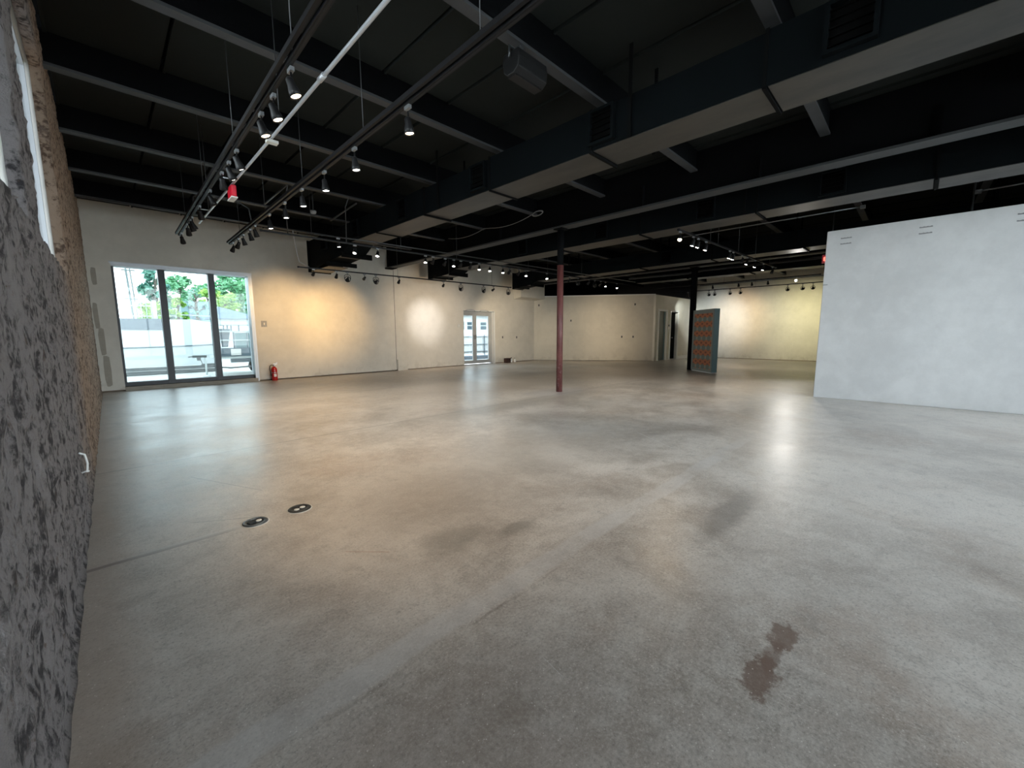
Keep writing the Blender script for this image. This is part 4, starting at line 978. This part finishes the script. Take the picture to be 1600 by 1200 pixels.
# ------------------------------------------------------------------ outside
M_ground = plain('bleached_concrete_yard', (0.50, 0.50, 0.47), 0.9, 0, 0.15, 1.2, bump=0.2)
M_outwhite = plain('white_painted_block', (0.58, 0.61, 0.61), 0.8, 0, 0.07, 1.5)
M_outgrey = plain('blue_grey_tarp', (0.13, 0.16, 0.19), 0.7, 0, 0.2, 3)
M_outbase = plain('weathered_dark_timber', (0.10, 0.11, 0.11), 0.85, 0, 0.4, 5)
M_rail = plain('white_rail_paint', (0.52, 0.58, 0.57), 0.5, 0, 0.08, 5)
M_roof = plain('blue_grey_roof', (0.11, 0.15, 0.19), 0.8, 0, 0.15, 3)
M_house = plain('pale_teal_siding', (0.21, 0.31, 0.32), 0.8, 0, 0.12, 3)
M_machine = plain('blue_grey_machine_paint', (0.12, 0.16, 0.19), 0.5, 0.2, 0.2, 5)
M_window = plain('dark_blue_window', (0.03, 0.06, 0.08), 0.2, 0, 0.2, 4)
M_bark = plain('tree_bark', (0.12, 0.10, 0.08), 0.9, 0, 0.3, 12)
M_wood = plain('utility_pole_wood', (0.16, 0.19, 0.19), 0.85, 0, 0.25, 12)
struct(MB().box(-40, 14.62, -0.30, 70, 90, -0.10).build('yard_ground', M_ground))
struct(MB().box(-40, -40, -0.30, 60, -3.9, -0.10).build('street_ground', M_ground))
struct(MB().box(-40, -5.3, -0.30, -0.62, 14.62, -0.10).build('side_ground', M_ground))

t_ = thing('yard_wall', 'long low white wall with a sagging seam behind the sliding door', 'wall', (0, 20.6, -0.1))
w0 = MB(); w0.box(-3.0, 0, 0.30, 1.72, 0.25, 1.70)
prof = [(1.72, 0.30), (3.35, 0.30), (3.42, 0.9), (3.40, 1.75), (3.2, 2.02), (2.6, 2.12), (1.9, 2.10), (1.72, 2.06)]
vs = [(x, 0.0, z) for x, z in prof] + [(x, 0.25, z) for x, z in prof]; n = len(prof)
w0.add(vs, [tuple(range(n)), tuple(range(n, 2 * n))[::-1]] + [(k, n + k, n + (k + 1) % n, (k + 1) % n) for k in range(n)])
w0.build('wall_face', M_outwhite, t_)
MB().tube([(x, -0.012, 1.02 + 0.10 * ((x + 3) / 6.4) ** 3) for x in np.linspace(-3, 3.4, 14)], 0.022, 6).build('seam', M_machine, t_)
MB().box(-3.0, -0.03, 1.70, 1.72, 0.25, 2.12).build('tarp_strip', M_outgrey, t_, 'blue grey strip along the top left')
m = MB()
for k, zz in enumerate((0.02, 0.16)): m.box(-3.0, -0.10 + 0.03 * k, zz, 3.3, 0.2, zz + 0.115)
m.build('base_timber', M_outbase, t_)
t_ = thing('picket_railing', 'white metal railing standing on the low yard wall', 'railing', (0, 20.75, 2.02))
for x in np.arange(-0.6, 1.45, 0.145): MB().box(x - 0.014, -0.014, 0.0, x + 0.014, 0.014, 0.62).build('baluster', M_rail, t_)
MB().box(1.46, -0.05, 0.0, 1.58, 0.05, 0.70).build('post', M_rail, t_)
for z in (0.08, 0.46): MB().box(-0.7, -0.018, z, 1.46, 0.018, z + 0.04).build('rail', M_rail, t_)
t_ = thing('handrail', 'thin bent white handrail on top of the wall in the middle pane', 'railing', (0, 20.75, 2.0))
MB().tube([(1.6, 0, 0.16), (2.15, 0, 0.14), (2.16, 0, 0.42), (2.05, 0, 0.42)], 0.014, 6).build('rail_tube', M_rail, t_)
MB().tube([(2.3, 0, 0.2), (3.4, 0, 0.16)], 0.014, 6).build('rail_tube', M_rail, t_)

# trailer right of the wall
t_ = thing('utility_trailer', 'white framed utility trailer with tongue and jack seen through the right pane', 'trailer', (0, 18.2, -0.1))
m = MB(); m.box(2.95, 0.0, 0.62, 5.6, 1.6, 0.70); m.build('deck', M_rail, t_)
MB().box(3.06, -0.03, 0.70, 4.00, 0.0, 1.02).build('tool_box', M_machine, t_)
MB().box(3.36, -0.05, 0.74, 3.68, -0.03, 0.98).build('placard', M_paper, t_, 'white placard on the tool box')
MB().box(3.40, 0.2, 0.45, 5.2, 0.4, 0.62).build('fender', M_machine, t_)
for x in (3.05, 3.50, 3.93, 4.5, 5.1): MB().box(x - 0.025, 0.02, 0.70, x + 0.025, 0.07, 1.62).build('post', M_machine, t_)
for z in (1.60, 1.28): MB().box(3.0, 0.0, z, 5.6, 0.05, z + 0.05).build('side_rail', M_rail, t_)
for (x0, x1) in ((3.54, 3.90), (3.97, 4.46), (4.55, 5.05)): MB().box(x0, 0.03, 0.98, x1, 0.05, 1.58).build('side_panel', M_house, t_)
MB().hexa([(3.12, 0.05, 1.05), (3.30, 0.05, 1.05), (3.30, 0.12, 1.05), (3.12, 0.12, 1.05), (3.06, 0.05, 1.72), (3.42, 0.05, 1.72), (3.42, 0.12, 1.72), (3.06, 0.12, 1.72)]).build('seat_back', M_machine, t_)
m = MB(); m.box(2.95, 0.1, 1.86, 5.6, 1.5, 1.90)
m.build('canopy', M_rail, t_)
for k, x in enumerate((3.02, 3.22, 3.34, 3.46, 3.7, 4.1, 4.3, 4.9)): MB().box(x - 0.018, 0.1, 1.62, x + 0.018, 0.14, 1.86).build('canopy_strut', M_machine, t_)
m = MB(); m.tube([(3.1, 0.4, 0.42), (2.45, -0.1, 0.44)], 0.035, 8); m.tube([(4.6, 0.3, 0.30), (3.3, -0.1, 0.28), (3.0, -0.1, 0.32)], 0.03, 8); m.build('tongue', M_outbase, t_)
m = MB(); m.tube([(2.56, -0.1, 0.06), (2.56, -0.1, 0.80)], 0.03, 8); m.lathe([(0.0, 0), (0.12, 0), (0.12, 0.03), (0.05, 0.07)], 12, at=(2.56, -0.1, 0.0)); m.build('jack', M_rail, t_)
m = MB(); m.box(2.2, -0.14, 0.70, 2.6, -0.06, 0.78); m.box(2.32, -0.15, 0.60, 2.42, -0.05, 0.72); m.tube([(2.2, -0.1, 0.74), (2.08, -0.1, 0.73)], 0.018, 6); m.tube([(2.42, -0.1, 0.62), (2.48, -0.1, 0.40)], 0.01, 5)
m.build('coupler', M_outbase, t_)
for x in (4.3, 5.0): MB().lathe([(0.0, -0.08), (0.26, -0.08), (0.30, -0.05), (0.30, 0.05), (0.26, 0.08), (0, 0.08)], 18, 'y', (x, 0.5, 0.30)).build('wheel', M_rubber, t_)

# building seen through the french door
t_ = thing('yard_building', 'white low building with dark windows seen through the french door', 'building', (0, 22.0, -0.1))
MB().box(15.5, 0, 0.0, 24.5, 3.0, 3.3).build('wall_block', M_outwhite, t_)
MB().box(15.3, -0.3, 2.75, 24.7, -0.0, 2.85).build('eave', M_machine, t_)
for x in (16.9, 17.7, 18.9, 19.8, 20.7):
    f = MB(); f.box(x, -0.03, 1.75, x + 0.62, 0.0, 2.35); fo_ = f.build('window_frame', M_rail, t_)
    MB().box(x + 0.05, -0.045, 2.10, x + 0.57, -0.03, 2.30).build('pane', M_window, fo_)
    MB().box(x + 0.05, -0.045, 1.80, x + 0.57, -0.03, 2.04).build('pane', M_window, fo_)
t_ = thing('yard_fence', 'white panel fence with dark rails seen through the french door', 'fence', (0, 19.0, -0.1))
for x in np.arange(13.6, 20.5, 0.48): MB().box(x, 0, 0.30, x + 0.45, 0.03, 1.35).build('fence_panel', M_outwhite, t_)
for z in (0.42, 0.84, 1.32): MB().box(13.6, -0.04, z, 20.6, 0, z + 0.035).build('rail', M_machine, t_)
for x in (14.7, 16.6, 18.5): MB().box(x, -0.07, 0, x + 0.06, -0.04, 1.45).build('post', M_machine, t_)
t_ = thing('kerb_planks', 'stack of grey planks lying before the yard fence', 'planks', (0, 18.3, -0.1))
for k in range(3): MB().box(14.2, 0.05 * k, 0.075 * k, 19.2, 0.35 + 0.05 * k, 0.065 + 0.075 * k).build('plank', M_outgrey, t_)

# houses behind
t_ = thing('teal_house', 'pale teal house with dark roof behind the yard wall, middle pane', 'house', (4.15, 33, 0.45))
MB().box(-0.6, 0, -0.55, 1.05, 2, 3.1).build('wall_block', M_house, t_)
MB().hexa([(-0.7, -0.5, 1.95), (0.55, -0.5, 1.95), (0.55, -0.02, 1.95), (-0.7, -0.02, 1.95), (-0.65, -0.4, 2.0), (0.0, -0.4, 2.30), (0.0, -0.02, 2.40), (-0.65, -0.02, 2.05)]).build('porch_roof', M_roof, t_)
for x in (-0.1, 0.62): MB().box(x, -0.04, 2.6, x + 0.16, 0, 2.85).build('window_pane', M_window, t_)
t_ = thing('grey_house', 'house with blue grey hipped roof behind the trailer', 'house', (5.2, 29.6, -0.1))
MB().box(-0.2, 0, 0, 1.7, 2, 2.5).build('wall_block', M_outwhite, t_)
MB().add([(-0.6, -0.3, 2.45), (2.1, -0.3, 2.5), (2.1, 2.3, 2.5), (-0.6, 2.3, 2.45), (-0.1, 1.0, 3.25), (0.3, 1.0, 3.15)], [(0, 1, 5, 4), (1, 2, 5), (2, 3, 4, 5), (3, 0, 4), (3, 2, 1, 0)]).build('roof', M_roof, t_)
t_ = thing('utility_pole', 'pair of thin utility poles against the sky, left pane', 'pole', (1.15, 30, -0.1))
MB().tube([(0.25, 0, 0), (0.0, 0, 6.6)], 0.045, 8).build('pole', M_wood, t_)
MB().tube([(0.42, 0, 0), (0.12, 0, 7.4)], 0.03, 8).build('pole', M_wood, t_)
for z in (3.4, 4.9): MB().box(-0.12, -0.04, z, 0.42, 0.04, z + 0.06).build('crossarm', M_wood, t_)

def leaf_mat(name, c1, c2):
    m, t, b = nodes(name); g = N(t)
    t.links.new(g.mix(g.ss(g.noise(1.7, 4), 0.35, 0.65), c4(c1), c4(c2)), b.inputs['Base Color']); b.inputs['Roughness'].default_value = 0.6
    b.inputs['Transmission Weight'].default_value = 0.0
    return m
ML_blue = leaf_mat('blue_green_leaves', (0.07, 0.22, 0.17), (0.24, 0.46, 0.36))
ML_green = leaf_mat('mid_green_leaves', (0.06, 0.24, 0.10), (0.28, 0.56, 0.32))
ML_lime = leaf_mat('lime_leaves', (0.16, 0.36, 0.05), (0.42, 0.58, 0.15))
def tree(label, x, y, z0, h, rad, mat, n=1500, leaf=0.16, shape='round', group='trees beyond the yard'):
    t_ = thing('yard_tree', label, 'tree', (x, y, -0.1), group=group)
    m = MB(); m.tube([(0, 0, 0), (0.05, 0, z0 * 0.7), (0.0, 0.05, z0 + h * 0.4), (0.02, 0, z0 + h * 0.8)], [0.14, 0.11, 0.07, 0.02], 8)
    for k in range(7):
        a = 2.4 * k; zz = z0 + h * (0.1 + 0.1 * k); rr = rad * 0.7 * (1 - 0.08 * k)
        m.tube([(0, 0, zz), (rr * 0.5 * math.cos(a), rr * 0.5 * math.sin(a), zz + 0.15 * h), (rr * math.cos(a), rr * math.sin(a), zz + 0.22 * h)], [0.045, 0.03, 0.012], 5)
    m.build('trunk', M_bark, t_)
    f = MB(); centres = []
    for k in range(26):
        u = random.random(); a = random.random() * 2 * PI
        if shape == 'cone': rr = rad * (1.0 - 0.75 * u) * (0.45 + 0.55 * random.random())
        else: rr = rad * math.sqrt(max(0.05, 1 - (2 * u - 1) ** 2)) * (0.4 + 0.6 * random.random())
        centres.append((rr * math.cos(a), rr * math.sin(a), z0 + h * u, rad * random.uniform(0.22, 0.42)))
    vs = []; fs = []
    for k in range(n):
        cx, cy, cz, cr = random.choice(centres)
        d = Vector((random.gauss(0, 1), random.gauss(0, 1), random.gauss(0, 1))).normalized() * cr * random.random() ** 0.4
        p = Vector((cx, cy, cz)) + d
        a1 = Vector((random.gauss(0, 1), random.gauss(0, 1), random.gauss(0, 0.5))).normalized(); b1 = a1.cross(Vector((random.gauss(0, 1), random.gauss(0, 1), random.gauss(0, 1)))).normalized()
        s = leaf * random.uniform(0.6, 1.3); o = len(vs)
        vs += [p - a1 * s, p + b1 * s * 0.45, p + a1 * s, p - b1 * s * 0.45]; fs.append((o, o + 1, o + 2, o + 3))
    f.add(vs, fs); fo2 = f.build('foliage', mat, t_); fo2['kind'] = 'stuff'
tree('tall narrow blue green evergreen in the left pane', 2.95, 38.0, 2.4, 5.6, 0.95, ML_blue, 3000, 0.17, 'cone')
tree('lime green bush at the foot of the evergreen', 1.95, 27.0, 1.9, 1.25, 0.62, ML_lime, 1300, 0.10)
tree('broad mid green tree filling the left of the middle pane', 5.2, 46.0, 2.6, 3.7, 1.6, ML_green, 3000, 0.2)
tree('lime green tree left of the teal house', 2.98, 28.0, 1.7, 1.75, 0.42, ML_lime, 1100, 0.10)
tree('lime green bush right of the teal house', 5.6, 36.5, 2.8, 1.8, 0.6, ML_lime, 1200, 0.13)
tree('thin bare limbed tree before the teal house', 4.05, 30.0, 2.6, 1.5, 0.62, ML_blue, 160, 0.08)
tree('large leafy green tree filling the right pane', 9.9, 51.0, 3.4, 5.2, 2.3, ML_green, 5200, 0.24)
tree('lime green bush below the large tree in the right pane', 7.4, 41.0, 3.0, 2.0, 0.95, ML_lime, 1800, 0.15)
tree('blue green tree at the right edge of the right pane', 7.75, 34.5, 2.0, 1.9, 0.5, ML_blue, 900, 0.12)

# ------------------------------------------------------------------ bring the layout to metres
for me in set(o.data for o in bpy.data.objects if o.type == 'MESH'): me.transform(Matrix.Scale(K, 4))
for o in bpy.data.objects:
    o.location = o.location * K
    if o.type == 'LIGHT':
        if o.data.type == 'AREA': o.data.size *= K; o.data.size_y *= K
